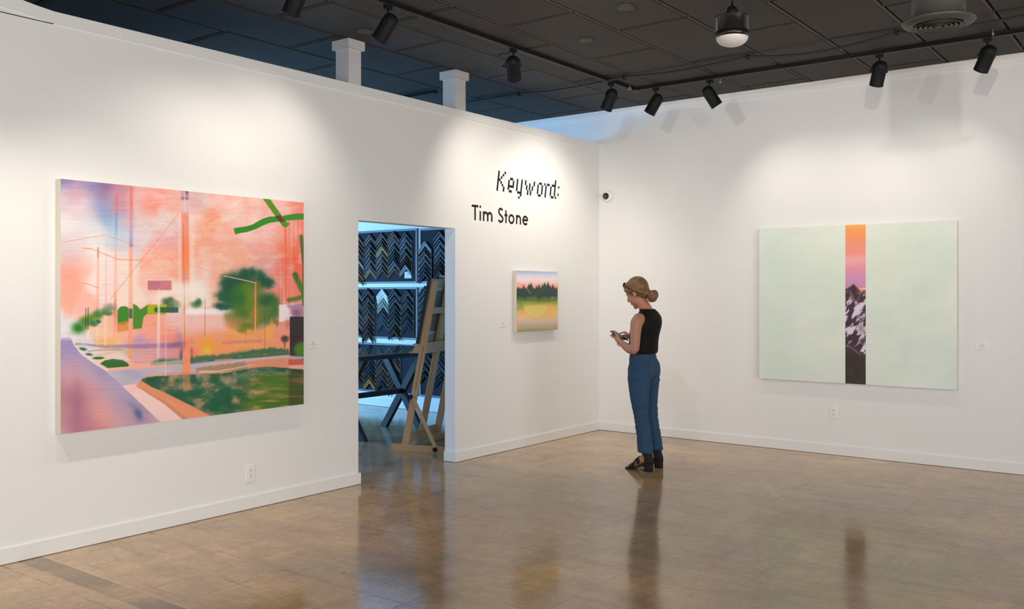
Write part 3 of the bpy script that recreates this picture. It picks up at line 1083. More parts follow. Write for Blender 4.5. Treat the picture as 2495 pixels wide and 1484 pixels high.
def paint_landscape(p):
    X, Y = p.X, p.Y
    wx = 5 * (fbm(X / 26, Y / 20, 1) - 0.5) * 2 + 5 * (fbm(X / 8, Y / 8, 2) - 0.5)
    wy = 6 * (fbm(X / 26, Y / 22, 4) - 0.5) * 2 + 5 * (fbm(X / 8, Y / 8, 6) - 0.5)
    sky = [(160, 445, (112, 112, 178)), (180, 470, (215, 160, 168)), (222, 452, (140, 130, 182)), (255, 455, (125, 88, 138)), (300, 465, (192, 132, 150)),
           (200, 500, (224, 205, 210)), (165, 560, (224, 217, 220)), (230, 560, (224, 218, 222)), (240, 500, (135, 145, 192)), (256, 522, (115, 155, 200)),
           (270, 548, (145, 183, 214)), (285, 500, (205, 140, 152)), (292, 560, (188, 205, 222)), (325, 480, (226, 180, 180)), (340, 560, (222, 208, 212)),
           (375, 475, (242, 158, 138)), (365, 505, (240, 136, 106)), (392, 535, (226, 220, 222)), (420, 500, (236, 182, 172)), (400, 592, (228, 170, 172)),
           (400, 625, (249, 178, 150)), (430, 560, (226, 190, 190)), (475, 535, (248, 205, 190)), (480, 500, (216, 188, 190)), (505, 545, (246, 150, 105)),
           (490, 620, (249, 172, 142)), (540, 490, (240, 175, 155)), (565, 510, (240, 205, 200)), (600, 545, (246, 198, 182)), (555, 580, (245, 175, 150)),
           (620, 500, (236, 182, 170)), (580, 640, (249, 176, 144)), (640, 600, (243, 165, 145)), (640, 575, (246, 185, 170)), (690, 520, (240, 190, 180)),
           (690, 570, (246, 165, 145)), (702, 610, (250, 135, 95)), (716, 640, (246, 105, 78)), (727, 510, (240, 130, 105)), (690, 660, (242, 140, 118)),
           (655, 640, (228, 165, 158)), (172, 620, (216, 190, 194)), (170, 655, (245, 158, 136)), (180, 720, (248, 165, 140)), (228, 615, (230, 228, 224)),
           (232, 680, (242, 222, 212)), (195, 745, (246, 180, 158)), (268, 700, (242, 208, 198)), (300, 640, (240, 212, 206)), (302, 720, (244, 212, 202)),
           (380, 640, (249, 172, 142)), (380, 680, (247, 188, 166)), (430, 650, (248, 164, 128)), (420, 715, (251, 226, 216)), (485, 712, (251, 234, 224)),
           (480, 660, (249, 200, 180)), (530, 700, (248, 176, 146)), (560, 660, (249, 188, 156)), (158, 800, (226, 224, 228)), (300, 800, (251, 172, 136)),
           (250, 810, (250, 190, 150)), (380, 800, (249, 158, 128)), (430, 790, (236, 194, 190)), (420, 822, (244, 138, 108)), (520, 785, (249, 188, 168)),
           (520, 830, (249, 156, 112)), (600, 825, (251, 160, 92)), (565, 850, (246, 150, 92)), (672, 830, (252, 150, 104)), (640, 852, (242, 150, 98)),
           (340, 852, (196, 150, 180)), (400, 852, (214, 152, 168)), (355, 872, (230, 165, 148)), (262, 848, (238, 192, 128)), (215, 848, (220, 214, 220)),
           (285, 872, (228, 206, 200)), (330, 878, (222, 170, 175)), (690, 790, (250, 150, 120)), (600, 870, (200, 140, 100)), (440, 870, (220, 150, 140))]
    sky += [(165, 466, (206, 176, 192)), (150, 480, (212, 196, 206)), (200, 470, (206, 170, 184)), (205, 448, (150, 138, 184)), (238, 470, (160, 136, 172)), (275, 470, (196, 150, 166)), (215, 500, (216, 192, 202)),
            (225, 530, (218, 210, 216)), (262, 500, (150, 152, 190)), (275, 525, (170, 170, 200)), (285, 580, (190, 206, 222)), (250, 570, (222, 220, 224)), (310, 600, (214, 204, 212)), (310, 540, (206, 172, 184)),
            (350, 530, (222, 200, 204)), (350, 470, (232, 178, 172)), (190, 590, (222, 206, 210)), (150, 600, (214, 196, 202)), (205, 640, (236, 190, 180)), (255, 640, (236, 220, 214))]
    sky = [(x, y, (c[0], c[1] + (5 if c[0] > 238 and c[1] < 215 else 0), c[2] + (14 if c[0] > 238 and c[2] < 200 else 0))) for x, y, c in sky]
    p.anchors(sky, 16, None, X + wx, Y + wy)
    # brushed horizontal streaks and watery pooled edges
    st = fbm(X / 60, Y / 2.2, 21, 3) - 0.5
    p.img += st[..., None] * np.array([16, 20, 20])
    n1 = fbm(X / 30 + 0.5 * fbm(X / 9, Y / 9, 31), Y / 16, 33, 5)
    ridge = np.exp(-((n1 - 0.52) / 0.012) ** 2)
    right = 1 / (1 + np.exp(-(X - 355) / 12.0))
    sky_m = 1 / (1 + np.exp((Y - 735) / 10.0))
    p.lay((236, 116, 86), ridge * 0.16 * right * sky_m)
    p.lay((245, 142, 110), np.clip((n1 - 0.515) * 16, 0, 1) * np.clip(1 - (n1 - 0.53) * 9, 0.25, 1) * 0.42 * right * sky_m)
    p.lay((250, 214, 204), np.clip((0.44 - n1) * 9, 0, 1) * 0.35 * right * sky_m)
    n2 = fbm(X / 40, Y / 7, 57, 5)
    p.lay((240, 108, 84), np.exp(-((n2 - 0.55) / 0.015) ** 2) * 0.32 * ((Y > 770) & (Y < 850) & (X > 330) & (X < 470)))
    p.lay((242, 122, 92), np.exp(-((n2 - 0.50) / 0.018) ** 2) * 0.35 * ((Y > 600) & (Y < 680) & (X > 340) & (X < 430)))
    # red vertical drips on the right
    dr = fbm(X / 3.2, Y / 160, 41, 3)
    p.lay((240, 82, 58), np.clip((dr - 0.45) * 4, 0, 1) * 0.55 * np.clip((X - 676) / 14, 0, 1) * np.clip((760 - Y) / 30, 0, 1) * np.clip((Y - 515) / 40, 0, 1))
    p.lay((252, 205, 190), np.clip((0.40 - dr) * 6, 0, 1) * 0.5 * np.clip((X - 672) / 8, 0, 1) * np.clip((704 - X) / 8, 0, 1) * np.clip((Y - 545) / 20, 0, 1) * (Y < 740))
    p.poly([(668, 640), (680, 640), (684, 720), (676, 735)], (232, 120, 100), 0.25, 1.5, 3)
    # pale light shaft
    p.poly([(222, 640), (232, 660), (175, 775), (168, 770)], (246, 200, 180), 0.35, 3)
    p.poly([(154, 650), (225, 655), (172, 772), (154, 780)], (247, 158, 132), 0.30, 3)
    # poles
    p.colpole(316, 324.5, [(440, (222, 120, 115), .75), (500, (226, 120, 112), .8), (540, (205, 150, 170), .8), (575, (165, 165, 200), .8), (601, (165, 140, 165), .9), (604, (250, 165, 138), .9),
                           (700, (251, 178, 152), .8), (760, (250, 170, 140), .9), (875, (252, 150, 108), .95), (876, (252, 150, 108), 0)], 1, 312, 322.5, 450, 875)
    p.colpole(280.5, 287.5, [(470, (215, 120, 120), .0), (476, (215, 115, 118), .8), (515, (218, 120, 125), .7), (522, (125, 150, 195), .75), (560, (135, 170, 205), .7), (585, (185, 190, 210), .5),
                             (605, (240, 175, 160), .6), (700, (246, 180, 160), .6), (735, (245, 140, 105), .85), (762, (225, 120, 100), .8), (830, (246, 180, 160), .3), (860, (240, 165, 160), .3)], 1, 276, 283, 470, 850)
    p.colpole(237, 241.5, [(601, (190, 150, 150), .0), (604, (188, 148, 150), .9), (626, (190, 150, 152), .9), (630, (242, 185, 168), .8), (745, (245, 165, 140), .6), (770, (60, 110, 50), .6)], 1, 234, 241, 600, 770)
    p.colpole(256.5, 260, [(575, (235, 190, 180), .5), (700, (246, 180, 160), .6), (740, (246, 160, 130), .6)], 1)
    p.line([(154, 590), (258, 572), (335, 601)], 1.2, (215, 115, 85), 0.75)
    p.line([(452, 500), (270, 728)], 1.2, (226, 120, 80), 0.8)
    p.line([(204, 605), (221, 606)], 3.2, (240, 145, 90), 0.9)
    p.line([(221, 606), (287, 632), (345, 634)], 1.6, (232, 120, 75), 0.8)
    p.line([(192, 689.5), (206, 689.8), (240, 702)], 1.6, (238, 120, 90), 0.85)
    p.line([(372, 615), (545, 672)], 1.1, (235, 150, 110), 0.7)
    # the broad telegraph pole
    p.colpole(436, 441, [(480, (250, 225, 215), 0), (560, (248, 215, 205), .35), (720, (250, 225, 215), .4), (760, (250, 225, 215), .2)], 1, 434, 442)
    p.colpole(461, 474, [(520, (252, 225, 212), .0), (580, (252, 225, 212), .35), (700, (252, 230, 220), .45), (760, (252, 230, 220), .2)], 1)
    p.colpole(441, 459.5, [(455, (200, 150, 165), .85), (478, (208, 150, 160), .85), (484, (120, 95, 140), .85), (489, (215, 190, 200), .85), (512, (214, 190, 195), .8), (525, (232, 140, 115), .85),
                           (560, (236, 145, 115), .85), (600, (250, 128, 86), .9), (650, (250, 140, 92), .9), (680, (226, 150, 135), .8), (694, (240, 190, 175), .5), (720, (248, 210, 195), .35), (760, (250, 190, 165), .5),
                           (800, (251, 190, 165), .6), (830, (250, 150, 112), .85), (905, (252, 145, 100), .95), (912, (205, 140, 100), .5), (945, (190, 130, 95), .30), (955, (190, 130, 95), 0)], 1, 445, 464, 460, 905)
    p.colpole(451, 459.5, [(455, (78, 68, 125), .85), (470, (95, 85, 140), .7), (482, (150, 120, 150), 0)], 1)
    p.line([(449.5, 468), (450.5, 515)], 1.6, (248, 220, 215), 0.8)
    p.line([(447, 545), (448, 640), (449, 700), (450, 755)], 1.1, (90, 85, 55), 0.55)
    p.line([(449, 745), (450, 850)], 2.2, (165, 130, 70), 0.7)
    p.line([(455, 850), (458, 875), (462, 870)], 2.0, (226, 95, 60), 0.6)
    p.colpole(464, 470, [(845, (95, 60, 110), .0), (855, (85, 55, 105), .8), (880, (90, 60, 100), .6), (895, (60, 90, 80), 0)], 1)
    p.blob(443, 868, 6, 22, (70, 60, 130), 0.75)
    # clouds of white near the horizon
    p.blob(478, 706, 38, 13, (253, 238, 230), 0.8)
    p.blob(408, 704, 24, 12, (251, 226, 214), 0.5)
    p.rect(452, 753, 566, 766, (246, 240, 238), 0.85, 3)
    p.blob(545, 762, 12, 7, (205, 215, 238), 0.6)
    p.rect(415, 768, 452, 783, (240, 190, 190), 0.45, 2)
    # purple shadow line under the houses
    p.poly([(180, 841), (330, 840), (445, 834), (445, 845), (330, 850), (250, 848)], (140, 105, 158), 0.55, 2.2, 2)
    p.line([(182, 841.5), (300, 841), (380, 840)], 2.2, (140, 120, 175), 0.6)
    p.blob(430, 840, 22, 8, (110, 75, 140), 0.55, -0.15)
    p.blob(436, 822, 9, 14, (150, 130, 175), 0.5)
    p.rect(228, 822, 284, 842, (232, 180, 100), 0.45, 5)
    p.blob(310, 858, 30, 8, (205, 185, 110), 0.55)
    # left tree line
    for x, y, rx, ry, c, a in ((188, 798, 18, 15, (80, 160, 110), .55), (192, 800, 15, 13, (42, 118, 32), 1), (206, 784, 14, 13, (72, 128, 42), .95), (222, 776, 13, 13, (86, 134, 30), .95), (238, 768, 13, 11, (66, 126, 46), .95),
                               (228, 788, 12, 7, (40, 112, 62), .9), (240, 783, 7, 5, (14, 92, 62), .95), (258, 757, 18, 9, (92, 130, 92), .9), (268, 748, 16, 9, (118, 128, 102), .7), (246, 748, 6, 7, (225, 225, 228), .5),
                               (262, 765, 14, 5, (50, 110, 60), .8)):
        p.blob(x, y, rx, ry, c, a, 0, 1.6, 3)
    p.line([(209, 752), (209, 802)], 1.8, (18, 66, 46), .85)
    p.line([(215, 750), (214, 806)], 2.4, (18, 76, 40), .8)
    p.blob(186, 812, 22, 5, (150, 190, 150), .45)
    p.rect(212, 803, 217, 826, (250, 232, 225), .6, 1.5)
    p.rect(235, 795, 239, 830, (250, 225, 215), .5, 1.5)
    p.rect(254, 768, 259, 842, (251, 215, 200), .55, 1.0)
    p.poly([(286, 756), (294, 747), (306, 746), (313, 750), (313, 786), (300, 792), (286, 789)], (60, 132, 34), 1, 1.6)
    p.poly([(286, 786), (313, 782), (313, 806), (286, 808)], (214, 130, 50), .75, 3, 4)
    p.rect(313.5, 752, 323, 776, (60, 90, 62), .85, 1.6)
    p.poly([(324, 740), (334, 745), (342, 754), (352, 748), (360, 742), (360, 764), (350, 772), (345, 800), (324, 802)], (68, 136, 42), 1, 1.3)
    p.poly([(324, 780), (347, 776), (345, 801), (324, 802)], (90, 135, 45), .5, 2)
    # far trees
    for x, y, rx, ry, c, a in ((412, 740, 19, 12, (88, 122, 76), .95), (405, 735, 9, 9, (70, 100, 66), .9), (428, 742, 12, 11, (120, 142, 88), .75), (415, 730, 8, 6, (72, 96, 66), .8),
                               (478, 742, 14, 9, (72, 122, 76), .95), (484, 735, 8, 8, (36, 104, 60), .85)):
        p.blob(x, y, rx, ry, c, a, 0, 1.5, 3)
    p.rect(360, 684, 417.5, 706.5, (190, 112, 128), .95, .5)
    p.poly([(398, 685), (417.5, 685), (417.5, 706), (380, 706)], (212, 128, 132), .7, 6)
    p.rect(360, 742, 406.5, 766.5, (166, 172, 8), .97, .5)
    p.rect(406, 742, 424, 762, (88, 116, 76), .7, 1)
    p.poly([(379, 748.5), (434.5, 749), (434.5, 761.8), (379, 761.8), (376, 757), (376, 752)], (30, 92, 72), .92, .6)
    p.rect(396, 749, 424, 761.5, (72, 90, 78), .6, 2)
    p.colpole(385, 390, [(700, (252, 232, 222), .0), (712, (252, 232, 222), .6), (745, (252, 225, 190), .8), (800, (253, 230, 222), .65), (870, (250, 220, 215), .4), (890, (250, 220, 215), 0)], 1, 381, 390, 700, 880, 1.2)
    p.line([(405, 763), (403, 918)], 1.9, (252, 190, 168), .95)
    p.line([(403, 918), (402.5, 950)], 1.9, (150, 145, 100), .6)
    p.line([(500, 729), (499, 822)], 1.1, (90, 75, 80), .8)
    # big tree
    dk, md, ol = (20, 82, 58), (62, 118, 34), (112, 134, 26)
    for x, y, rx, ry, c, a in ((600, 672, 46, 22, (96, 118, 92), .55), (600, 690, 50, 26, (40, 92, 66), .9), (556, 690, 22, 22, dk, 1), (580, 688, 26, 22, dk, 1), (568, 708, 26, 18, (24, 78, 56), 1), (597, 668, 14, 15, dk, 1), (616, 665, 11, 13, dk, .95), (634, 670, 11, 14, (24, 90, 66), .95),
                               (640, 686, 19, 14, dk, 1), (656, 690, 15, 12, dk, .95), (548, 722, 24, 17, dk, .95), (566, 728, 26, 20, (34, 92, 52), 1), (534, 744, 14, 8, (22, 82, 64), .95), (552, 748, 22, 10, dk, .9),
                               (588, 712, 24, 20, (52, 112, 40), 1), (604, 704, 20, 20, (84, 126, 34), .95), (594, 736, 30, 22, (36, 104, 44), .95), (590, 762, 32, 24, (70, 116, 36), .95), (612, 735, 16, 34, ol, .85),
                               (634, 735, 18, 30, (86, 124, 34), .95), (628, 690, 9, 12, (120, 118, 40), .7), (655, 732, 24, 18, (28, 92, 52), 1), (668, 750, 14, 26, (62, 112, 52), 1), (652, 770, 24, 22, (72, 118, 56), .95),
                               (630, 776, 22, 22, (104, 122, 50), .9), (560, 776, 16, 18, (128, 128, 66), .8), (578, 786, 22, 16, (150, 130, 66), .85), (604, 796, 22, 15, (96, 124, 34), .9), (560, 792, 16, 12, (222, 142, 88), .6),
                               (588, 806, 10, 8, (84, 128, 30), .8), (640, 796, 12, 8, (150, 160, 120), .6), (622, 764, 10, 24, (170, 128, 54), .5)):
        p.blob(x, y, rx, ry, c, a, 0, 1.7, 5)
    p.poly([(655, 792), (664, 778), (680, 782), (686, 788), (680, 786), (676, 797), (668, 786), (660, 796)], (126, 120, 58), .8, 1.2)
    p.poly([(640, 802), (658, 790), (662, 776), (668, 796), (664, 822), (640, 826)], (252, 176, 80), .75, 4)
    p.blob(608, 808, 9, 7, (252, 166, 74), .8)
    p.blob(575, 815, 26, 7, (252, 170, 84), .6)
    p.line([(545, 672), (592, 682), (624, 689.5)], 2.0, (240, 190, 150), .95)
    p.colpole(620.5, 624.5, [(690, (226, 130, 95), .9), (760, (250, 142, 90), .95), (810, (253, 165, 105), .95), (850, (253, 170, 110), .9), (857, (253, 170, 110), 0)], 1, 619.5, 623.5, 690, 855)
    p.line([(646, 715), (645.5, 850)], 1.1, (60, 80, 40), .6)
    p.line([(599, 800), (599, 835)], 1.4, (170, 110, 60), .5)
    p.poly([(540, 832), (640, 826), (640, 834), (540, 840)], (198, 124, 120), .55, 2)
    p.blob(600, 845, 55, 7, (250, 170, 90), .55)
    # white gable, dark block and leaves on the right edge
    p.poly([(680, 743), (742, 736), (742, 775), (692, 782), (680, 786)], (244, 238, 240), .9, 1.5)
    p.poly([(700, 743), (742, 736), (742, 775), (716, 775)], (170, 110, 145), .75, 6, 5)
    p.blob(722, 762, 12, 10, (110, 70, 110), .6)
    p.blob(702, 790, 7, 12, (160, 110, 150), .7)
    p.rect(700, 786, 742, 800, (240, 140, 120), .4, 5)
    p.line([(734, 577), (737, 610), (742, 650), (741, 742)], 8.5, (56, 100, 46), .85, 2.2)
    p.line([(733, 575), (735, 600)], 8.0, (90, 110, 90), .5, 2.5)
    p.line([(719, 670), (734, 702), (742, 718)], 13, (72, 122, 34), .95, 2.2)
    p.line([(719, 668), (722, 676)], 12, (80, 84, 54), .45, 2.5)
    p.line([(704, 731), (722, 728), (736, 724)], 11, (84, 120, 44), .9, 2.4)
    p.rect(706, 771.5, 742, 876, (46, 38, 46), .97, .6)
    p.blob(728, 825, 10, 10, (96, 44, 54), .5)
    p.blob(722, 822, 14, 4, (34, 26, 26), .6)
    p.blob(694, 826, 10, 9, (74, 56, 48), .95, 0, 2)
    p.line([(692, 834), (693, 852)], 1.6, (70, 70, 50), .8)
    p.line([(695, 834), (695, 846)], 1.4, (70, 70, 50), .8)
    p.blob(741, 852, 26, 20, (72, 128, 38), 1, 0, 4)
    p.blob(737, 869, 18, 4, (40, 84, 60), .6)
    # glow
    p.blob(505, 845, 34, 22, (252, 150, 60), .8)
    p.blob(470, 862, 14, 10, (250, 120, 78), .6)
    p.blob(506, 838, 13, 16, (246, 172, 42), .7)
    p.blob(505, 856, 8, 7, (205, 214, 44), .95)
    # dark hedge strip
    p.poly([(366, 884), (390, 876), (440, 874), (500, 867), (560, 862), (620, 852), (660, 847), (706, 852), (706, 863), (640, 866), (560, 874), (480, 884), (400, 889), (368, 890)], (52, 106, 76), .9, 4.5, 4, 8, 7)
    p.poly([(372, 888), (480, 883), (560, 872), (706, 860), (706, 864), (560, 878), (480, 887)], (26, 96, 58), .8, 1.6)
    # verge, kerbs and hedges at left
    p.poly([(160, 812), (176, 820), (186, 842), (206, 864), (240, 890), (272, 902), (330, 898), (445, 890), (445, 876), (330, 888), (300, 860), (200, 838)], (236, 214, 212), .55, 3)
    for P_, c in (([(183, 839), (210, 838), (232, 841)], (130, 120, 172)), ([(215, 856), (240, 853), (300, 852)], (140, 126, 175)), ([(222, 868), (262, 862), (280, 858)], (190, 170, 200))):
        p.line(P_, 2.6, c, .7, 1.6)
    p.blob(202, 850.5, 10, 4, (20, 100, 62), .95, .2, 2)
    p.blob(217, 863.5, 9, 3.2, (20, 100, 56), .95, .1, 2)
    p.blob(240, 872.5, 15, 3.4, (38, 96, 26), 1, -.04, 3)
    p.blob(190, 837, 8, 2, (120, 160, 110), .7)
    p.poly([(243.5, 886), (256, 878), (275, 875), (300, 878), (313, 886), (314, 893), (262, 897)], (44, 106, 30), 1, 1.0)
    p.poly([(255, 879), (275, 874), (302, 878), (300, 882), (262, 882)], (70, 110, 80), .6, 2)
    p.poly([(262, 897.5), (314, 893.5), (314, 884), (370, 892), (440, 888), (440, 893), (316, 899), (268, 903)], (244, 168, 138), .8, 1.2)
    p.line([(300, 880), (345, 884), (372, 890)], 1.8, (232, 110, 100), .6)
    # the road
    road = [(158, 845, (150, 138, 190)), (160, 870, (176, 150, 188)), (160, 905, (206, 156, 168)), (165, 950, (188, 128, 142)), (186, 965, (166, 104, 130)), (182, 1040, (172, 112, 132)), (205, 860, (160, 146, 192)),
            (240, 885, (158, 146, 190)), (268, 905, (158, 148, 188)), (205, 905, (196, 168, 186)), (215, 945, (208, 152, 160)), (240, 985, (214, 156, 158)), (258, 1012, (228, 164, 156)), (250, 1045, (216, 142, 144)), (200, 1000, (186, 128, 146)), (225, 1050, (190, 124, 140)),
            (300, 920, (170, 162, 194)), (270, 940, (186, 160, 184)), (300, 962, (170, 156, 186)), (318, 985, (172, 152, 180)), (336, 1008, (176, 150, 174)), (345, 1030, (170, 144, 170)), (380, 1038, (188, 156, 178)),
            (300, 1025, (206, 164, 176)), (300, 1000, (186, 150, 172)), (150, 1055, (212, 160, 170)), (360, 1045, (200, 150, 170)), (150, 1000, (200, 140, 150))]
    rp = [(146, 824), (170, 818), (178, 836), (196, 862), (226, 884), (258, 904), (298, 938), (400, 1030), (420, 1060), (140, 1070)]
    d = p.poly_d(rp)
    m = np.clip(0.5 - d / 2.4, 0, 1) * np.clip((Y - 818) / 14, 0, 1)
    keep = p.img.copy()
    p.anchors(road, 21, m, X + wx * 0.8, Y + wy * 0.4)
    p.img += (st * m)[..., None] * np.array([16, 14, 14])
    p.blob(337, 1008, 10, 15, (70, 88, 138), .85, -.5, 1, 4)
    p.blob(322, 988, 12, 8, (124, 128, 168), .6, .7)
    p.blob(186, 985, 12, 60, (160, 100, 128), .45)
    p.blob(170, 925, 20, 30, (214, 164, 174), .4)
    p.line([(173, 818), (183, 842), (206, 866), (232, 886), (262, 902)], 3.4, (246, 214, 214), .8, 1.2)
    # side road
    p.poly([(262, 904), (300, 901), (380, 897), (445, 888), (560, 876), (706, 867), (742, 869), (742, 874), (640, 884), (560, 896), (470, 906), (400, 908), (365, 912), (345, 920), (330, 938), (300, 940)], (184, 178, 196), .92, 1.5)
    p.blob(330, 915, 24, 8, (160, 160, 196), .6)
    p.blob(310, 905, 22, 4, (168, 150, 182), .6)
    p.blob(400, 902, 24, 5, (208, 194, 196), .6)
    p.blob(600, 880, 90, 5, (212, 196, 192), .7, -.1)
    bands = fbm(X / 14, Y / 40, 71, 3)
    p.poly([(480, 896), (560, 886), (640, 876), (706, 872), (742, 876), (742, 898), (660, 893), (600, 902), (540, 908), (480, 908)], (226, 146, 116), .95, 1.6)
    p.poly([(480, 896), (600, 880), (600, 902), (480, 908)], (112, 122, 92), np.float64(.45), 2, 6)
    p.poly([(484, 903), (530, 903), (560, 898), (600, 891), (632, 887), (600, 894), (560, 901), (530, 907), (484, 908)], (214, 196, 184), .9, .9)
    p.poly([(522, 876), (568, 873), (570, 877), (524, 882)], (220, 140, 110), .8, 1)
    p.rect(703, 876, 742, 891, (196, 82, 66), .8, 1.0)
    p.poly([(703, 890), (742, 888), (742, 902), (703, 897)], (240, 180, 165), .8, 1.5)
    # lawn
    lawn = [(341, 928), (352, 921), (375, 917), (440, 914), (500, 911), (545, 910), (575, 904), (620, 896), (660, 893), (710, 898), (750, 902), (750, 1020), (600, 1030), (530, 1034), (510, 1016), (470, 990), (420, 965), (372, 944)]
    d = p.poly_d(lawn, X + 2 * (fbm(X / 10, Y / 10, 91) - .5), Y + 2 * (fbm(X / 10, Y / 10, 92) - .5))
    lm = np.clip(0.5 - d / 2.2, 0, 1)
    g1 = fbm(X / 22, Y / 16, 81, 5)
    g2 = fbm(X / 55, Y / 6, 85, 4)
    col = np.zeros_like(p.img) + np.array((26, 92, 62))
    t = np.clip((g1 - 0.34) * 3.2, 0, 1)[..., None]
    col = col * (1 - t) + np.array((92, 112, 78)) * t
    t = np.clip((g1 - 0.50) * 3.6, 0, 0.9)[..., None]
    col = col * (1 - t) + np.array((176, 142, 112)) * t
    rt = np.clip((X - 575) / 70, 0, 1) * np.clip((Y - 905) / 14, 0, 1)
    c2 = np.zeros_like(p.img) + np.array((72, 112, 30))
    t = np.clip((g2 - 0.46) * 3.4, 0, 0.9)[..., None]
    c2 = c2 * (1 - t) + np.array((196, 148, 92)) * t
    col = col * (1 - rt[..., None]) + c2 * rt[..., None]
    p.lay(col, lm)
    keepm = lm > 0.5
    for x, y, rx, ry, c, a in ((365, 926, 14, 5, (24, 74, 40), .7), (400, 935, 20, 7, (84, 84, 60), .6), (525, 985, 26, 22, (16, 90, 56), .85), (556, 975, 9, 22, (10, 88, 56), .85), (480, 950, 12, 16, (20, 90, 66), .7), (590, 918, 26, 8, (90, 128, 110), .7), (645, 905, 30, 6, (70, 122, 96), .8),
                               (665, 935, 32, 14, (74, 118, 34), .8), (700, 925, 20, 12, (66, 108, 34), .7), (630, 955, 26, 7, (210, 158, 104), .8), (680, 965, 26, 6, (176, 138, 72), .6), (620, 985, 34, 7, (76, 120, 26), .8), (700, 975, 30, 6, (70, 112, 26), .8), (625, 992, 10, 5, (200, 162, 76), .7),
                               (500, 925, 12, 8, (184, 150, 130), .6), (560, 930, 10, 14, (176, 148, 128), .6), (420, 975, 12, 12, (16, 76, 44), .6), (455, 930, 8, 18, (196, 138, 100), .55), (540, 940, 10, 9, (30, 104, 76), .6)):
        p.blob(x, y, rx, ry, c, a * 1.0 if True else 0, 0, 1.3, 6)
    # everything outside the lawn again covered by pavement
    p.poly([(297.5, 940), (330, 936), (338, 944), (395, 966), (470, 1010), (470, 1060), (440, 1060), (395, 1032)], (245, 206, 200), 1, .9)
    p.blob(330, 946, 16, 7, (246, 186, 174), .7)
    p.blob(400, 1015, 22, 12, (244, 196, 196), .6)
    p.poly([(342, 926), (336, 936), (332, 941), (400, 984), (450, 1026), (520, 1018), (470, 990), (420, 966), (370, 944)], (226, 146, 110), 1, 1.0)
    p.poly([(332, 941), (400, 984), (450, 1026), (462, 1024), (420, 990), (360, 954)], (206, 134, 100), .7, 2)
    p.poly([(400, 968), (440, 985), (516, 1014), (470, 1024), (430, 1000)], (238, 152, 112), .7, 4)
    p.rect(703.5, 900, 745, 1000, (58, 40, 34), .42, .8)
    p.colpole(444.5, 463.5, [(846, (251, 150, 110), 0), (862, (251, 150, 110), .9), (905, (252, 145, 100), .95), (912, (205, 140, 100), .5), (945, (190, 130, 95), .30), (958, (190, 130, 95), 0)], 1)
    p.line([(404, 880), (403, 916)], 1.9, (252, 190, 168), .9)
    # the flat green bands at the upper right
    band = [(569, 557), (575, 555), (600, 551.5), (615, 547), (638, 534), (655, 528), (690, 526), (722, 520.5), (744, 520.5), (744, 534.5), (722, 534.5), (690, 538.5), (657, 543), (638, 551), (622, 559), (600, 566), (585, 568), (573, 571.5)]
    p.poly(band, (50, 136, 30), 1, .6)
    p.poly([(690, 526), (722, 520.5), (744, 520.5), (744, 534.5), (690, 538.5)], (66, 136, 40), .6, 2)
    p.poly([(640, 484), (658, 485), (697, 540), (707, 544), (698, 555), (689, 552), (670, 526)], (84, 142, 26), 1, .6)
    p.poly([(670.5, 526), (683, 524.5), (695.5, 540), (681, 541)], (92, 54, 44), 1, .5)
    p.img += (fbm(X / 1.6, Y / 1.6, 99, 2) - .5)[..., None] * 7


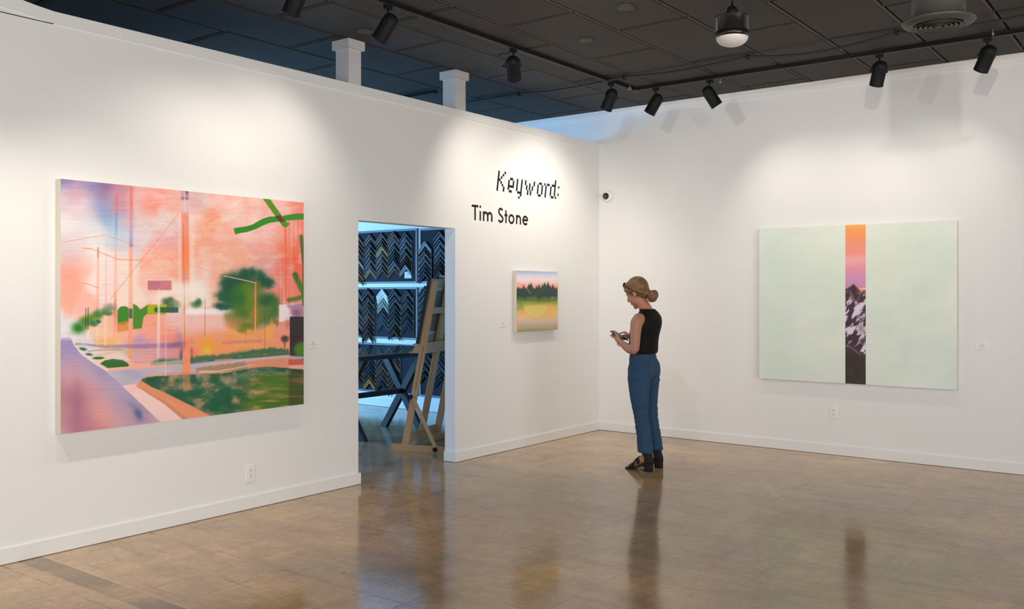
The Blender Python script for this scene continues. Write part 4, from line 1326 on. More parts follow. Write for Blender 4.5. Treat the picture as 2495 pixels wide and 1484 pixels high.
def paint_forest(p):
    X, Y = p.X, p.Y
    y = Y + 3 * (fbm(X / 14, Y / 10, 3) - .5)
    ys = [658, 664, 670, 680, 688, 696, 704, 716, 730, 737, 745, 752, 764, 775, 783, 792, 802, 812]
    cs = [(150, 170, 214), (176, 188, 220), (206, 208, 224), (236, 220, 222), (246, 205, 200), (249, 172, 160), (248, 150, 136), (200, 150, 110), (100, 118, 44), (150, 150, 50), (196, 180, 66), (224, 184, 96), (232, 186, 116),
          (228, 186, 140), (214, 184, 168), (186, 172, 150), (164, 156, 112), (134, 126, 66)]
    p.img[:] = np.stack([np.interp(y, ys, [c[k] for c in cs]) for k in range(3)], -1)
    p.blob(1262, 745, 22, 12, (96, 140, 60), .7)
    p.blob(1352, 736, 20, 8, (140, 150, 40), .6)
    p.blob(1275, 757, 9, 7, (244, 160, 110), .5)
    p.blob(1340, 750, 16, 9, (246, 176, 110), .6)
    # lower half of a big pale disc
    r = np.hypot(X - 1305.5, (Y - 745) * 0.94)
    disc = np.clip((29.5 - r) / 1.2 + .5, 0, 1) * np.clip((Y - 741) / 6, 0, 1)
    t = np.clip((Y - 748) / 26, 0, 1)[..., None]
    p.lay(np.array((226, 208, 118)) * (1 - t) + np.array((206, 214, 96)) * t, disc * .55)
    p.lay((214, 140, 80), np.exp(-((r - 29.5) / .9) ** 2) * (Y > 748) * .35)
    for x, yy in ((1293, 757), (1306, 760), (1312, 758)):
        p.blob(x, yy, 1.4, 4, (226, 160, 80), .3)
    # spruce ridge
    sp = np.zeros_like(X) + 703
    rng = np.random.RandomState(5)
    tops = [(1263, 698, 4), (1269, 701, 3), (1275.5, 694, 3), (1281, 700, 4), (1289, 691, 4), (1294, 689, 4), (1299, 702, 4), (1307, 695, 3), (1313, 692, 3.4), (1318, 699, 3), (1321.5, 691, 2.6), (1327, 687, 3.2), (1335, 686, 3.2), (1341, 694, 3), (1347, 692, 3), (1352, 698, 3), (1357, 699, 3)]
    for x, yt, w in tops:
        sp = np.minimum(sp, yt + np.abs(X - x) / w * 9 + 2.0 * (fbm(X / 1.5, Y / 2, int(x)) - .5))
    m = 1 / (1 + np.exp(-(Y - sp) / .9))
    low = 727 + 7 * (fbm(X / 6, Y * 0, 44) - .5) * 2
    m = m * np.clip((low - Y) / 10 + .5, 0, 1)
    dkc = np.array((26, 56, 46)) + (fbm(X / 3, Y / 9, 8) - .5)[..., None] * 34
    p.lay(dkc, m * .96)
    p.lay((74, 104, 44), np.clip(1 - np.abs(Y - 730) / 7, 0, 1) * (.4 + .5 * fbm(X / 3, Y / 20, 12)))
    p.line([(1260, 689), (1277, 695), (1284, 703), (1292, 716)], 1.0, (150, 90, 80), .7)
    p.line([(1283, 702), (1292, 715)], 1.2, (222, 170, 160), .7)
    p.line([(1340, 728), (1350, 724)], 1.1, (210, 215, 190), .7)
    p.line([(1305, 736), (1316, 739), (1330, 735), (1340, 736)], 1.0, (110, 84, 30), .7)
    p.line([(1260, 748), (1264, 744)], 1.2, (215, 225, 190), .7)
    p.line([(1259.5, 775), (1259.5, 812)], 4, (240, 150, 130), .6, 2)
    p.img += (fbm(X / 1.2, Y / 1.2, 99, 2) - .5)[..., None] * 12


def paint_mint(p):
    X, Y = p.X, p.Y
    n = fbm(X / 90, Y / 70, 5, 4)
    st_ = fbm(X / 40, Y / 1.6, 7, 3)
    c = np.array((207, 215, 204)) + (n - .5)[..., None] * np.array((30, 18, 20)) + (st_ - .5)[..., None] * 5
    p.img[:] = c
    p.blob(2130, 640, 160, 120, (214, 220, 204), .5)
    p.blob(1880, 720, 60, 200, (196, 210, 202), .5)
    p.blob(2290, 900, 60, 60, (204, 214, 212), .5)
    sx0, sx1 = 2059.6, 2109.2
    m = ((X > sx0) & (X < sx1)).astype(float)
    ys = [545, 560, 580, 600, 618, 632, 650, 675, 697]
    cs = [(250, 168, 72), (253, 150, 76), (254, 140, 92), (252, 142, 118), (240, 140, 126), (232, 160, 156), (222, 142, 158), (204, 138, 172), (190, 136, 172)]
    wy = Y + 14 * (fbm(X / 28, Y / 14, 9) - .5)
    sky = np.stack([np.interp(wy, ys, [q[k] for q in cs]) for k in range(3)], -1)
    ridge = 702 - 3.5 * np.sin((X - 2060) / 9) - 5 * np.exp(-((X - 2080) / 5) ** 2) - (X - 2060) * .06 + 3 * (fbm(X / 3, Y * 0, 15) - .5)
    snow = fbm(X / 11 + (Y - 700) / 40, (Y + X * .6) / 12, 19, 4)
    rock = np.array((62, 34, 44)) + np.clip((snow - .47) * 8, 0, 1)[..., None] * (np.array((206, 198, 216)) - np.array((62, 34, 44)))
    dark = np.array((58, 32, 42)) + (snow - .5)[..., None] * 20
    lowedge = 838 + (X - 2060) * .62
    bottom = np.array((50, 36, 28)) + (fbm(X / 9, Y / 9, 23) - .5)[..., None] * 22
    up = 1 / (1 + np.exp(-(Y - 722 - 6 * np.sin(X / 6)) / 6.0))
    mt = dark * (1 - up[..., None]) + rock * up[..., None]
    b = 1 / (1 + np.exp(-(Y - lowedge) / 2.5))[..., None]
    mt = mt * (1 - b) + bottom * b
    tt = 1 / (1 + np.exp(-(Y - ridge) / .7))[..., None]
    img = sky * (1 - tt) + mt * tt
    hot = np.exp(-((Y - ridge - 3) / 4.0) ** 2) * np.clip((X - 2086) / 14, 0, 1)
    img = img + (np.array((252, 130, 88)) - img) * np.clip(hot * 1.1, 0, 1)[..., None]
    hl = np.exp(-((Y - ridge - 1.0) / 1.4) ** 2) * ((fbm(X / 2.5, Y, 77) > .5) | (X > 2098)) * ((X < 2072) | (X > 2092))
    img = img + (np.array((255, 225, 205)) - img) * (hl * .85)[..., None]
    p.lay(img, m)
    for P_, w in (([(2072, 712), (2082, 735), (2096, 752)], 5), ([(2100, 705), (2092, 728), (2084, 740)], 2.2), ([(2064, 842), (2078, 850), (2096, 864)], 4), ([(2088, 770), (2100, 790), (2106, 830)], 3)):
        mm = m > 0
        p.line(P_, w, (206, 204, 226), .35, 2.4)
    p.lay((100, 96, 80), m * np.exp(-(((X - 2098) / 8) ** 2 + ((Y - 800) / 14) ** 2)) * .6)


canvas('landscape_painting', 'large coral landscape painting with green trees and a lilac road', (0.060, -6.088, 0.708), (0, 1.822, 0), 500, (0, 0, 1.505), 500, 0.060, (1, 0, 0), paint_landscape, 1.06)
canvas('forest_painting', 'small painting of dark spruces above a yellow half disc', (0.048, -1.603, 1.153), (0, 0.708, 0), 150, (0, 0, 0.600), 190, 0.048, (1, 0, 0), paint_forest, 1.08)
us = sorted(set(list(np.linspace(0, 0.44, 60)) + list(np.linspace(0.455, 0.590, 90)) + list(np.linspace(0.60, 1, 60))))
canvas('striped_painting', 'large pale mint painting with a narrow sunset mountain stripe', (1.889, -0.046, 0.688), (1.802, 0, 0), 0, (0, 0, 1.482), 420, 0.046, (0, -1, 0), paint_mint, 1.2, us)

# ------------------------------------------------------------------ framing room behind the doorway
M_BFRAME = plain('grey_board_frame', (0.17, 0.175, 0.19), 0.4, var=0.05)
M_FELT = plain('blue_grey_felt', (0.018, 0.023, 0.033), 0.95, var=0.35, scale=60, bump=0.3, bscale=500)
M_RAW = plain('raw_wood_cut', (0.58, 0.47, 0.31), 0.8, var=0.25, scale=30)
PAL = {'rust': (128, 72, 40), 'brown': (72, 44, 34), 'dark brown': (46, 34, 32), 'silver': (140, 140, 146), 'slate': (78, 84, 96), 'gold': (168, 124, 62), 'black': (18, 17, 18),
       'tan': (140, 104, 66), 'walnut': (98, 64, 40), 'white': (226, 226, 224), 'sage': (142, 144, 130), 'charcoal': (44, 44, 48), 'navy': (30, 36, 56)}
M_SAMPLE = {k: plain('moulding_' + k.replace(' ', '_'), [v * (1.0 if k in ('white', 'sage', 'silver', 'gold', 'tan') else 0.55) for v in lin(*c)], 0.46, var=0.22, scale=25, stretch=(1, 1, 1)) for k, c in PAL.items()}

BOARDS = {'upper left': (-4.60, -2.762, 1.657, 2.370), 'middle left': (-4.60, -2.755, 0.918, 1.604), 'lower left': (-4.60, -2.755, 0.190, 0.852),
          'upper right': (-2.718, -1.30, 1.657, 2.362), 'middle right': (-2.718, -1.30, 0.918, 1.604), 'lower right': (-2.718, -1.30, 0.190, 0.852)}
WHERE = {'upper left': 'upper left', 'middle left': 'middle left', 'lower left': 'lower left', 'upper right': 'upper right', 'middle right': 'middle right', 'lower right': 'lower right'}
for k, (x0, x1, z0, z1) in BOARDS.items():
    th = thing('sample_board', f'dark felt {k} board holding frame corner samples behind the doorway', 'display board', ((x0 + x1) / 2, 0, z0), 0, 'sample boards on the framing room wall')
    hx, h, f = (x1 - x0) / 2, z1 - z0, 0.026
    MB().box(-hx + 0.01, hx - 0.01, -0.012, -0.001, 0.01, h - 0.01).build('panel', M_FELT, th)
    for (a, b, c, d) in ((-hx, hx, 0, f), (-hx, hx, h - f, h), (-hx, -hx + f, f, h - f), (hx - f, hx, f, h - f)):
        MB().box(a, b, -0.026, -0.001, c, d, bev=0.004).build('frame_rail', M_BFRAME, th)

SAMP_ME = {}


def sample_mesh(tv, colour):
    key = (round(tv, 3), colour)
    if key in SAMP_ME:
        return SAMP_ME[key]
    m = MB()
    hw_ = 0.104
    prof = [(0.0, 0.0), (0.0, -0.024), (0.16, -0.030), (0.42, -0.026), (0.60, -0.015), (0.88, -0.012), (0.94, -0.016), (1.0, -0.015), (1.0, 0.0)]
    n = len(prof)
    rows = []
    for x in (-hw_, 0.0, hw_):
        rows.append([(x, y, -abs(x) - s * tv) for s, y in prof])
    v = [p for r in rows for p in r]
    f = []
    for i in range(2):
        for k in range(n):
            k2 = (k + 1) % n
            f.append((i * n + k, i * n + k2, (i + 1) * n + k2, (i + 1) * n + k))
    m.add(v, f, 0)
    m.add(rows[0], [tuple(range(n - 1, -1, -1))], 1)
    m.add(rows[2], [tuple(range(n))], 1)
    SAMP_ME[key] = m.mesh('frame_corner_sample', [M_SAMPLE[colour], M_RAW])
    return SAMP_ME[key]


ORD = ['first', 'second', 'third', 'fourth', 'fifth', 'sixth', 'seventh', 'eighth', 'ninth', 'tenth']
SAMPLES = {
    'upper left': [
        (-3.854, [(2.319, 'rust'), (2.246, 'brown'), (2.18, 'brown'), (2.113, 'dark brown'), (1.991, 'silver'), (1.931, 'rust'), (1.882, 'slate'), (1.828, 'gold'), (1.785, 'black')]),
        (-3.621, [(2.334, 'brown'), (2.214, 'black'), (2.148, 'brown'), (2.082, 'dark brown'), (2.022, 'dark brown'), (1.926, 'slate'), (1.866, 'tan')]),
        (-3.397, [(2.338, 'walnut'), (2.267, 'dark brown'), (2.213, 'brown'), (2.163, 'gold'), (2.097, 'dark brown'), (2.011, 'brown'), (1.934, 'walnut'), (1.875, 'walnut')]),
        (-3.170, [(2.35, 'brown'), (2.276, 'brown'), (2.171, 'slate'), (2.112, 'dark brown'), (2.065, 'black'), (2.012, 'dark brown'), (1.965, 'slate'), (1.886, 'rust')]),
        (-2.959, [(2.333, 'dark brown'), (2.266, 'slate'), (2.196, 'black'), (2.094, 'black'), (2.019, 'walnut'), (1.978, 'brown'), (1.938, 'black'), (1.9, 'silver')]),
    ],
    'middle left': [
        (-3.871, [(1.572, 'slate'), (1.45, 'brown'), (1.304, 'slate'), (1.225, 'walnut'), (1.159, 'slate'), (1.067, 'black')]),
        (-3.659, [(1.595, 'black'), (1.487, 'black'), (1.391, 'walnut'), (1.337, 'black'), (1.247, 'rust'), (1.181, 'dark brown'), (1.114, 'black'), (1.054, 'walnut'), (1.0, 'black')]),
        (-3.380, [(1.586, 'white'), (1.518, 'white'), (1.464, 'sage'), (1.405, 'sage'), (1.334, 'dark brown'), (1.28, 'slate'), (1.221, 'slate'), (1.162, 'slate')]),
        (-3.157, [(1.588, 'charcoal'), (1.489, 'charcoal'), (1.389, 'black'), (1.319, 'charcoal'), (1.26, 'black'), (1.195, 'dark brown'), (1.113, 'black'), (1.055, 'walnut')]),
        (-2.931, [(1.576, 'dark brown'), (1.478, 'charcoal'), (1.414, 'dark brown'), (1.333, 'black'), (1.286, 'slate'), (1.234, 'brown'), (1.194, 'slate'), (1.141, 'charcoal')]),
    ],
    'lower left': [
        (-3.867, [(0.821, 'brown'), (0.736, 'slate'), (0.645, 'black'), (0.554, 'dark brown'), (0.469, 'black'), (0.396, 'dark brown')]),
        (-3.625, [(0.817, 'black'), (0.733, 'navy'), (0.649, 'navy'), (0.589, 'black'), (0.532, 'navy'), (0.472, 'black'), (0.418, 'rust'), (0.364, 'gold')]),
        (-3.397, [(0.82, 'dark brown'), (0.748, 'black'), (0.665, 'black'), (0.573, 'rust'), (0.502, 'dark brown'), (0.425, 'walnut'), (0.357, 'navy')]),
        (-3.166, [(0.834, 'brown'), (0.769, 'walnut'), (0.699, 'brown'), (0.634, 'rust'), (0.546, 'black'), (0.47, 'brown'), (0.399, 'dark brown'), (0.311, 'black')]),
    ],
    'upper right': [
        (-2.606, [(2.199, 'silver'), (2.13, 'black'), (2.079, 'charcoal'), (1.999, 'navy'), (1.919, 'navy'), (1.862, 'black'), (1.805, 'navy')]),
        (-2.359, [(2.326, 'navy'), (2.224, 'navy'), (2.134, 'navy'), (2.049, 'slate'), (1.987, 'black'), (1.925, 'navy'), (1.88, 'black'), (1.824, 'charcoal')]),
    ],
    'middle right': [
        (-2.606, [(1.622, 'black'), (1.547, 'black'), (1.467, 'charcoal'), (1.382, 'black'), (1.302, 'black'), (1.199, 'charcoal')]),
        (-2.359, [(1.621, 'black'), (1.542, 'charcoal'), (1.452, 'black'), (1.361, 'charcoal'), (1.26, 'black')]),
    ],
    'lower right': [
        (-2.606, [(0.796, 'black'), (0.711, 'charcoal'), (0.614, 'black'), (0.511, 'charcoal')]),
        (-2.347, [(0.84, 'navy'), (0.761, 'black'), (0.694, 'navy'), (0.615, 'slate'), (0.536, 'black'), (0.468, 'navy')]),
    ],
}
for bname, cols in SAMPLES.items():
    for ci, (x, rows) in enumerate(cols):
        for ri, (z, colour) in enumerate(rows):
            nxt = rows[ri + 1][0] if ri + 1 < len(rows) else z - 0.062
            tv = math.floor(min(0.080, z - nxt - 0.003) / 0.004) * 0.004
            bx0, bx1, bz0, bz1 = BOARDS[bname]
            over = z > bz1 - 0.028 or z - 0.106 - tv < bz0 + 0.028 or x + 0.106 > bx1 - 0.028 or x - 0.106 < bx0 + 0.028
            o = obj('frame_corner_sample', sample_mesh(tv, colour), None, (x, -0.0268 if over else -0.0125, z))
            tag(o, f'{colour} frame corner sample, {ORD[ri]} down in column {ORD[ci]} from left, {WHERE[bname]} board', 'frame sample', f'frame corner samples on the {bname} board')

th = thing('note_card', 'white handwritten note card pinned on the upper left sample board', 'note', (-2.933, -0.0125, 1.765), 0)
MB().box(-0.062, 0.062, -0.0015, 0, -0.043, 0.043).build('card', plain('note_paper', (0.80, 0.80, 0.79), 0.7, var=0.01), th)
rr = random.Random(3)
for zz, l in ((0.026, 0.085), (0.004, 0.09), (-0.018, 0.07)):
    pts, xx = [], -0.05
    while xx < -0.05 + l:
        pts.append((xx, -0.0022, zz + rr.uniform(-0.006, 0.006)))
        xx += 0.0055
    MB().tube(pts, 0.0008, 5).build('handwriting', M_INK, th)

# glass work table on crossed black legs
M_GLASS, _nt, _b = new_mat('table_glass')
_b.inputs['Base Color'].default_value = (0.62, 0.74, 0.76, 1)
_b.inputs['Roughness'].default_value = 0.02
_b.inputs['Transmission Weight'].default_value = 0.85
_b.inputs['IOR'].default_value = 1.5
M_TBL = plain('table_black_steel', (0.006, 0.006, 0.007), 0.45, var=0.12, scale=20)
th = thing('work_table', 'black work table with crossed legs and glass top beyond the doorway', 'table', (-1.80, -1.75, 0), 0)
tx, ty, tz = 0.455, 0.90, 0.90
for sx in (-1, 1):
    MB().box(sx * tx - (0.04 if sx > 0 else 0), sx * tx + (0.04 if sx < 0 else 0), -ty, ty, tz - 0.050, tz - 0.006).build('apron', M_TBL, th)
for sy in (-1, 1):
    MB().box(-tx + 0.04, tx - 0.04, sy * ty - (0.04 if sy > 0 else 0), sy * ty + (0.04 if sy < 0 else 0), tz - 0.050, tz - 0.006).build('apron', M_TBL, th)
MB().box(-tx - 0.012, tx + 0.012, -ty - 0.012, ty + 0.012, tz - 0.006, tz + 0.006).build('glass_top', M_GLASS, th)
for yy in (-0.41, 0.46):
    for s in (-1, 1):
        m = MB()
        d = Vector((s * 0.58, 0, 0.85))
        m.prism([(-s * 0.29 - 0.045, 0.0), (-s * 0.29 + 0.045, 0.0), (s * 0.29 + 0.045, tz - 0.05), (s * 0.29 - 0.045, tz - 0.05)], yy - 0.026 + s * 0.001, yy + 0.026 + s * 0.001, 'y')
        m.build('leg', M_TBL, th)
MB().box(-0.020, 0.020, -0.384, 0.434, 0.405, 0.460).build('stretcher', M_TBL, th)

# wooden easel seen from behind
M_EASEL = plain('oiled_beech', (0.60, 0.345, 0.165), 0.42, var=0.20, scale=9, stretch=(6, 6, 0.7), bump=0.1, bscale=80)
M_EASEL2 = plain('oiled_beech_board', (0.56, 0.315, 0.150), 0.45, var=0.20, scale=9, stretch=(6, 0.8, 6), bump=0.1, bscale=80)
th = thing('easel', 'wooden studio easel seen from behind in the doorway', 'easel', (-0.82, -2.28, 0), math.atan2(0.296, 0.955))
LE = 0.33 / 1.615
lx = lambda z: LE * (z - 0.03)
FAR = 0.74
for y, nm in ((-0.028, 'runner'), (FAR + 0.028, 'runner')):
    m = MB()
    m.prism([(-0.115, 0.0), (0.58, 0.0), (0.58, 0.058), (-0.105, 0.062), (-0.115, 0.052)], y - 0.015, y + 0.015, 'y')
    m.build(nm, M_EASEL2, th)
for y in (0.0, FAR):
    u = MB()
    u.prism([(-0.030, 0.012), (0.040, 0.012), (lx(1.655) + 0.034, 1.655), (lx(1.655) - 0.022, 1.650)], y - 0.012, y + 0.012, 'y')
    uo = u.build('upright', M_EASEL, th)
    MB().prism([(lx(0.60) + 0.012, 0.60), (lx(0.60) + 0.016, 0.60), (lx(1.02) + 0.016, 1.02), (lx(1.02) + 0.012, 1.02)], y - 0.0135, y + 0.0135, 'y').build('slot', M_SLOT, uo)
    for zz in (0.085, 0.045):
        MB().lathe([(0.006, 0), (0.006, 0.003)], 10, M=Matrix.Translation((lx(zz) + 0.005, y - 0.012, zz)) @ RX).build('screw', M_SLOT, uo)
MB().box(-0.012, 0.008, 0.012, FAR - 0.012, 0.055, 0.150).build('bottom_board', M_EASEL2, th)
MB().box(0.05, 0.085, -0.012, FAR + 0.012, 0.008, 0.040).build('floor_bar', M_EASEL2, th)
MB().prism([(lx(1.335) + 0.034, 1.335), (lx(1.335) + 0.052, 1.335), (lx(1.395) + 0.052, 1.395), (lx(1.395) + 0.034, 1.395)], -0.010, FAR + 0.010, 'y').build('crossbar', M_EASEL2, th)
m = MB()
m.prism([(lx(0.15) - 0.002, 0.15), (lx(0.15) + 0.026, 0.15), (lx(1.98) + 0.026, 1.98), (lx(1.98) - 0.002, 1.98)], 0.30, 0.385, 'y')
m.build('mast', M_EASEL, th)
for y in (0.288, 0.397):
    MB().prism([(lx(0.15) - 0.004, 0.15), (lx(0.15) + 0.012, 0.15), (lx(1.70) + 0.012, 1.70), (lx(1.70) - 0.004, 1.70)], y - 0.010, y + 0.010, 'y').build('mast_rail', M_EASEL, th)
# lower tray: board between the uprights and a C-shaped ledge in front of them
MB().prism([(lx(0.95) + 0.036, 0.95), (lx(0.95) + 0.054, 0.95), (lx(1.055) + 0.054, 1.055), (lx(1.055) + 0.036, 1.055)], -0.01, FAR + 0.01, 'y').build('tray_board', M_EASEL2, th)
tr = MB()
tr.box(lx(1.0) - 0.135, lx(1.0) - 0.020, -0.02, FAR + 0.02, 0.950, 0.964)
to = tr.build('tray', M_EASEL2, th)
MB().box(lx(1.0) - 0.095, lx(1.0) - 0.020, -0.02, FAR + 0.02, 1.028, 1.040).build('ledge', M_EASEL2, to)
for y in (-0.014, FAR + 0.014):
    MB().prism([(lx(1.0) - 0.100, 0.964), (lx(1.0) - 0.020, 0.964), (lx(1.0) - 0.020, 1.028), (lx(1.0) - 0.065, 1.028)], y - 0.006, y + 0.006, 'y').build('tray_cheek', M_EASEL2, to)
# sliding canvas clamp at the top of the mast
MB().prism([(lx(1.70) - 0.10, 1.690), (lx(1.70) + 0.005, 1.690), (lx(1.70) + 0.005, 1.705), (lx(1.70) - 0.10, 1.712)], 0.29, 0.395, 'y').build('clamp_lip', M_EASEL2, th)
MB().prism([(lx(1.705) - 0.03, 1.705), (lx(1.705) + 0.0, 1.705), (lx(1.80) + 0.0, 1.80), (lx(1.80) - 0.03, 1.80)], 0.29, 0.395, 'y').build('clamp_block', M_EASEL, th)
# side braces with star knobs
for y, s in ((-0.050, -1), (FAR + 0.050, 1)):
    MB().bar((lx(0.53) + 0.012, y + s * 0.0, 0.535), (0.372, y, 0.030), 0.012, 0.034, side=(0, 1, 0)).build('brace', M_EASEL, th)
    for kx, kz in ((lx(0.53) + 0.000, 0.530), (0.362, 0.034)):
        pr = []
        for k in range(20):
            a = 2 * PI * k / 20
            r = 0.021 + 0.005 * math.cos(5 * a)
            pr.append((kx + r * math.cos(a), kz + r * math.sin(a)))
        MB().prism(pr, y + s * 0.006, y + s * 0.024, 'y').build('star_knob', M_BLACK, th)

# canvas standing on the easel, its back towards us
M_BACK = plain('canvas_back', (0.30, 0.25, 0.19), 0.9, var=0.12, scale=18)
M_FOLD = plain('primed_canvas_fold', (0.62, 0.60, 0.57), 0.8, var=0.05, scale=30)
M_STR = plain('stretcher_pine', (0.44, 0.33, 0.20), 0.7, var=0.12, scale=12)
M_DKPAINT = plain('dark_painted_canvas', (0.016, 0.016, 0.018), 0.6, var=0.2)
cv = thing('easel_canvas', 'stretched canvas on the easel with its back towards the doorway', 'canvas', (-0.82, -2.28, 0), math.atan2(0.296, 0.955))
Z0, Z1, Y0c, Y1c = 1.044, 1.672, -0.025, 0.80
off = -0.026


def slab(z0, z1, y0, y1, t0, t1, name, mat, parent):
    """piece parallel to the leaning canvas; t measured from the uprights' front, negative = away"""
    return MB().prism([(lx(z0) + t0, z0), (lx(z0) + t1, z0), (lx(z1) + t1, z1), (lx(z1) + t0, z1)], y0, y1, 'y').build(name, mat, parent)


slab(Z0, Z1, Y0c, Y1c, off - 0.042, off - 0.030, 'canvas_front', M_DKPAINT, cv)
sw = 0.075
for (a, b, c, d) in ((Z0, Z0 + sw, Y0c, Y1c), (Z1 - sw, Z1, Y0c, Y1c), (Z0 + sw, Z1 - sw, Y0c, Y0c + sw), (Z0 + sw, Z1 - sw, Y1c - sw, Y1c)):
    slab(a, b, c, d, off - 0.030, off, 'stretcher_bar', M_STR, cv)
slab(Z0, Z1, Y0c - 0.003, Y0c, off - 0.042, off - 0.002, 'canvas_side', M_DKPAINT, cv)
slab(Z0, Z1, Y1c, Y1c + 0.003, off - 0.042, off - 0.002, 'canvas_side', M_DKPAINT, cv)
e = 0.038
A, B_, Cc, D = Z0 + sw, Z1 - sw, Y0c + sw, Y1c - sw
for (a, b, c, d) in ((A, A + e, Cc, D), (B_ - e, B_, Cc, D), (A + e, B_ - e, Cc, Cc + e), (A + e, B_ - e, D - e, D)):
    slab(a, b, c, d, off - 0.030, off - 0.012, 'canvas_fold', M_FOLD, cv)
slab(A + e, B_ - e, Cc + e, D - e, off - 0.030, off - 0.022, 'canvas_back', M_BACK, cv)

# ------------------------------------------------------------------ the woman looking at her phone
# local axes: x forward, y to her left, z up; she faces the left wall
def skin_mat():
    m, nt, b = new_mat('skin')
    tc = node(nt, 'ShaderNodeTexCoord')
    ns = node(nt, 'ShaderNodeTexNoise', Scale=22.0, Detail=4.0)
    link(nt, tc.outputs['Object'], ns.inputs['Vector'])
    mx = node(nt, 'ShaderNodeMix', data_type='RGBA')
    link(nt, ns.outputs['Fac'], mx.inputs[0])
    mx.inputs[6].default_value = (0.37, 0.155, 0.096, 1)
    mx.inputs[7].default_value = (0.49, 0.235, 0.150, 1)
    link(nt, mx.outputs[2], b.inputs['Base Color'])
    b.inputs['Roughness'].default_value = 0.5
    b.inputs['Subsurface Weight'].default_value = 0.12
    b.inputs['Subsurface Radius'].default_value = (0.012, 0.004, 0.002)
    b.inputs['Subsurface Scale'].default_value = 0.4
    return m


def denim_mat():
    m, nt, b = new_mat('blue_denim')
    tc = node(nt, 'ShaderNodeTexCoord')
    ns = node(nt, 'ShaderNodeTexNoise', Scale=14.0, Detail=6.0, Roughness=0.7)
    link(nt, tc.outputs['Object'], ns.inputs['Vector'])
    mx = node(nt, 'ShaderNodeMix', data_type='RGBA')
    link(nt, ns.outputs['Fac'], mx.inputs[0])
    mx.inputs[6].default_value = (0.008, 0.030, 0.072, 1)
    mx.inputs[7].default_value = (0.030, 0.088, 0.170, 1)
    link(nt, mx.outputs[2], b.inputs['Base Color'])
    b.inputs['Roughness'].default_value = 0.85
    mp = node(nt, 'ShaderNodeMapping')
    mp.inputs['Scale'].default_value = (1.0, 1.0, 4.5)
    mp.inputs['Rotation'].default_value = (0.25, 0.35, 0)
    link(nt, tc.outputs['Object'], mp.inputs['Vector'])
    n2 = node(nt, 'ShaderNodeTexNoise', Scale=7.0, Detail=2.0, Distortion=0.6)
    link(nt, mp.outputs['Vector'], n2.inputs['Vector'])
    bp = node(nt, 'ShaderNodeBump', Strength=0.5, Distance=0.015)
    link(nt, n2.outputs['Fac'], bp.inputs['Height'])
    link(nt, bp.outputs['Normal'], b.inputs['Normal'])
    return m


def cloth_mat():
    m, nt, b = new_mat('black_silk_top')
    b.inputs['Base Color'].default_value = (0.0028, 0.0028, 0.0032, 1)
    b.inputs['Roughness'].default_value = 0.75
    b.inputs['Specular IOR Level'].default_value = 0.25
    tc = node(nt, 'ShaderNodeTexCoord')
    mp = node(nt, 'ShaderNodeMapping')
    mp.inputs['Scale'].default_value = (1.6, 1.6, 0.5)
    link(nt, tc.outputs['Object'], mp.inputs['Vector'])
    n2 = node(nt, 'ShaderNodeTexNoise', Scale=9.0, Detail=2.0, Distortion=0.8)
    link(nt, mp.outputs['Vector'], n2.inputs['Vector'])
    bp = node(nt, 'ShaderNodeBump', Strength=0.6, Distance=0.02)
    link(nt, n2.outputs['Fac'], bp.inputs['Height'])
    link(nt, bp.outputs['Normal'], b.inputs['Normal'])
    return m


def hair_mat():
    m, nt, b = new_mat('golden_brown_hair')
    tc = node(nt, 'ShaderNodeTexCoord')
    mp = node(nt, 'ShaderNodeMapping')
    mp.inputs['Rotation'].default_value = (0, 0.55, 0)
    mp.inputs['Scale'].default_value = (5, 60, 60)
    link(nt, tc.outputs['Object'], mp.inputs['Vector'])
    ns = node(nt, 'ShaderNodeTexNoise', Scale=1.6, Detail=4.0, Distortion=0.5)
    link(nt, mp.outputs['Vector'], ns.inputs['Vector'])
    mx = node(nt, 'ShaderNodeMix', data_type='RGBA')
    link(nt, ns.outputs['Fac'], mx.inputs[0])
    mx.inputs[6].default_value = (0.050, 0.022, 0.008, 1)
    mx.inputs[7].default_value = (0.300, 0.155, 0.055, 1)
    link(nt, mx.outputs[2], b.inputs['Base Color'])
    b.inputs['Roughness'].default_value = 0.42
    bp = node(nt, 'ShaderNodeBump', Strength=0.5, Distance=0.004)
    link(nt, ns.outputs['Fac'], bp.inputs['Height'])
    link(nt, bp.outputs['Normal'], b.inputs['Normal'])
    return m


M_SKIN, M_DENIM, M_TOP, M_HAIR = skin_mat(), denim_mat(), cloth_mat(), hair_mat()
M_SHOE = plain('black_suede', (0.006, 0.006, 0.006), 0.8, var=0.2, scale=50)
M_GOLD = plain('gold_metal', (0.75, 0.52, 0.22), 0.25, metal=1.0, var=0.03)
M_DARKGLASS = plain('dark_sunglass', (0.012, 0.010, 0.010), 0.12, var=0.05)
M_PHONE = plain('phone_case', (0.020, 0.032, 0.036), 0.3, var=0.05)
M_LIP = plain('lips', (0.40, 0.13, 0.10), 0.4, var=0.05)

SX, SY = 1.53, -1.67
woman = thing('person', 'woman in black sleeveless top and blue jeans looking down at a phone', 'person', (SX, SY, 0), PI)


def remeshed(mb, name, voxel, smooth_it, mat, parent, factor=0.5):
    """one continuous surface out of overlapping pieces"""
    o = mb.build(name + '_src', mat)
    r = o.modifiers.new('r', 'REMESH')
    r.mode = 'VOXEL'
    r.voxel_size = voxel
    r.use_smooth_shade = True
    s = o.modifiers.new('s', 'SMOOTH')
    s.factor = factor
    s.iterations = smooth_it
    bpy.context.view_layer.update()
    ev = o.evaluated_get(bpy.context.evaluated_depsgraph_get())
    me = bpy.data.meshes.new_from_object(ev)
    me.name = name
    old = o.data
    bpy.data.objects.remove(o)
    bpy.data.meshes.remove(old)
    me.materials.clear()
    me.materials.append(mat)
    me.polygons.foreach_set('use_smooth', [True] * len(me.polygons))
    return obj(name, me, parent)


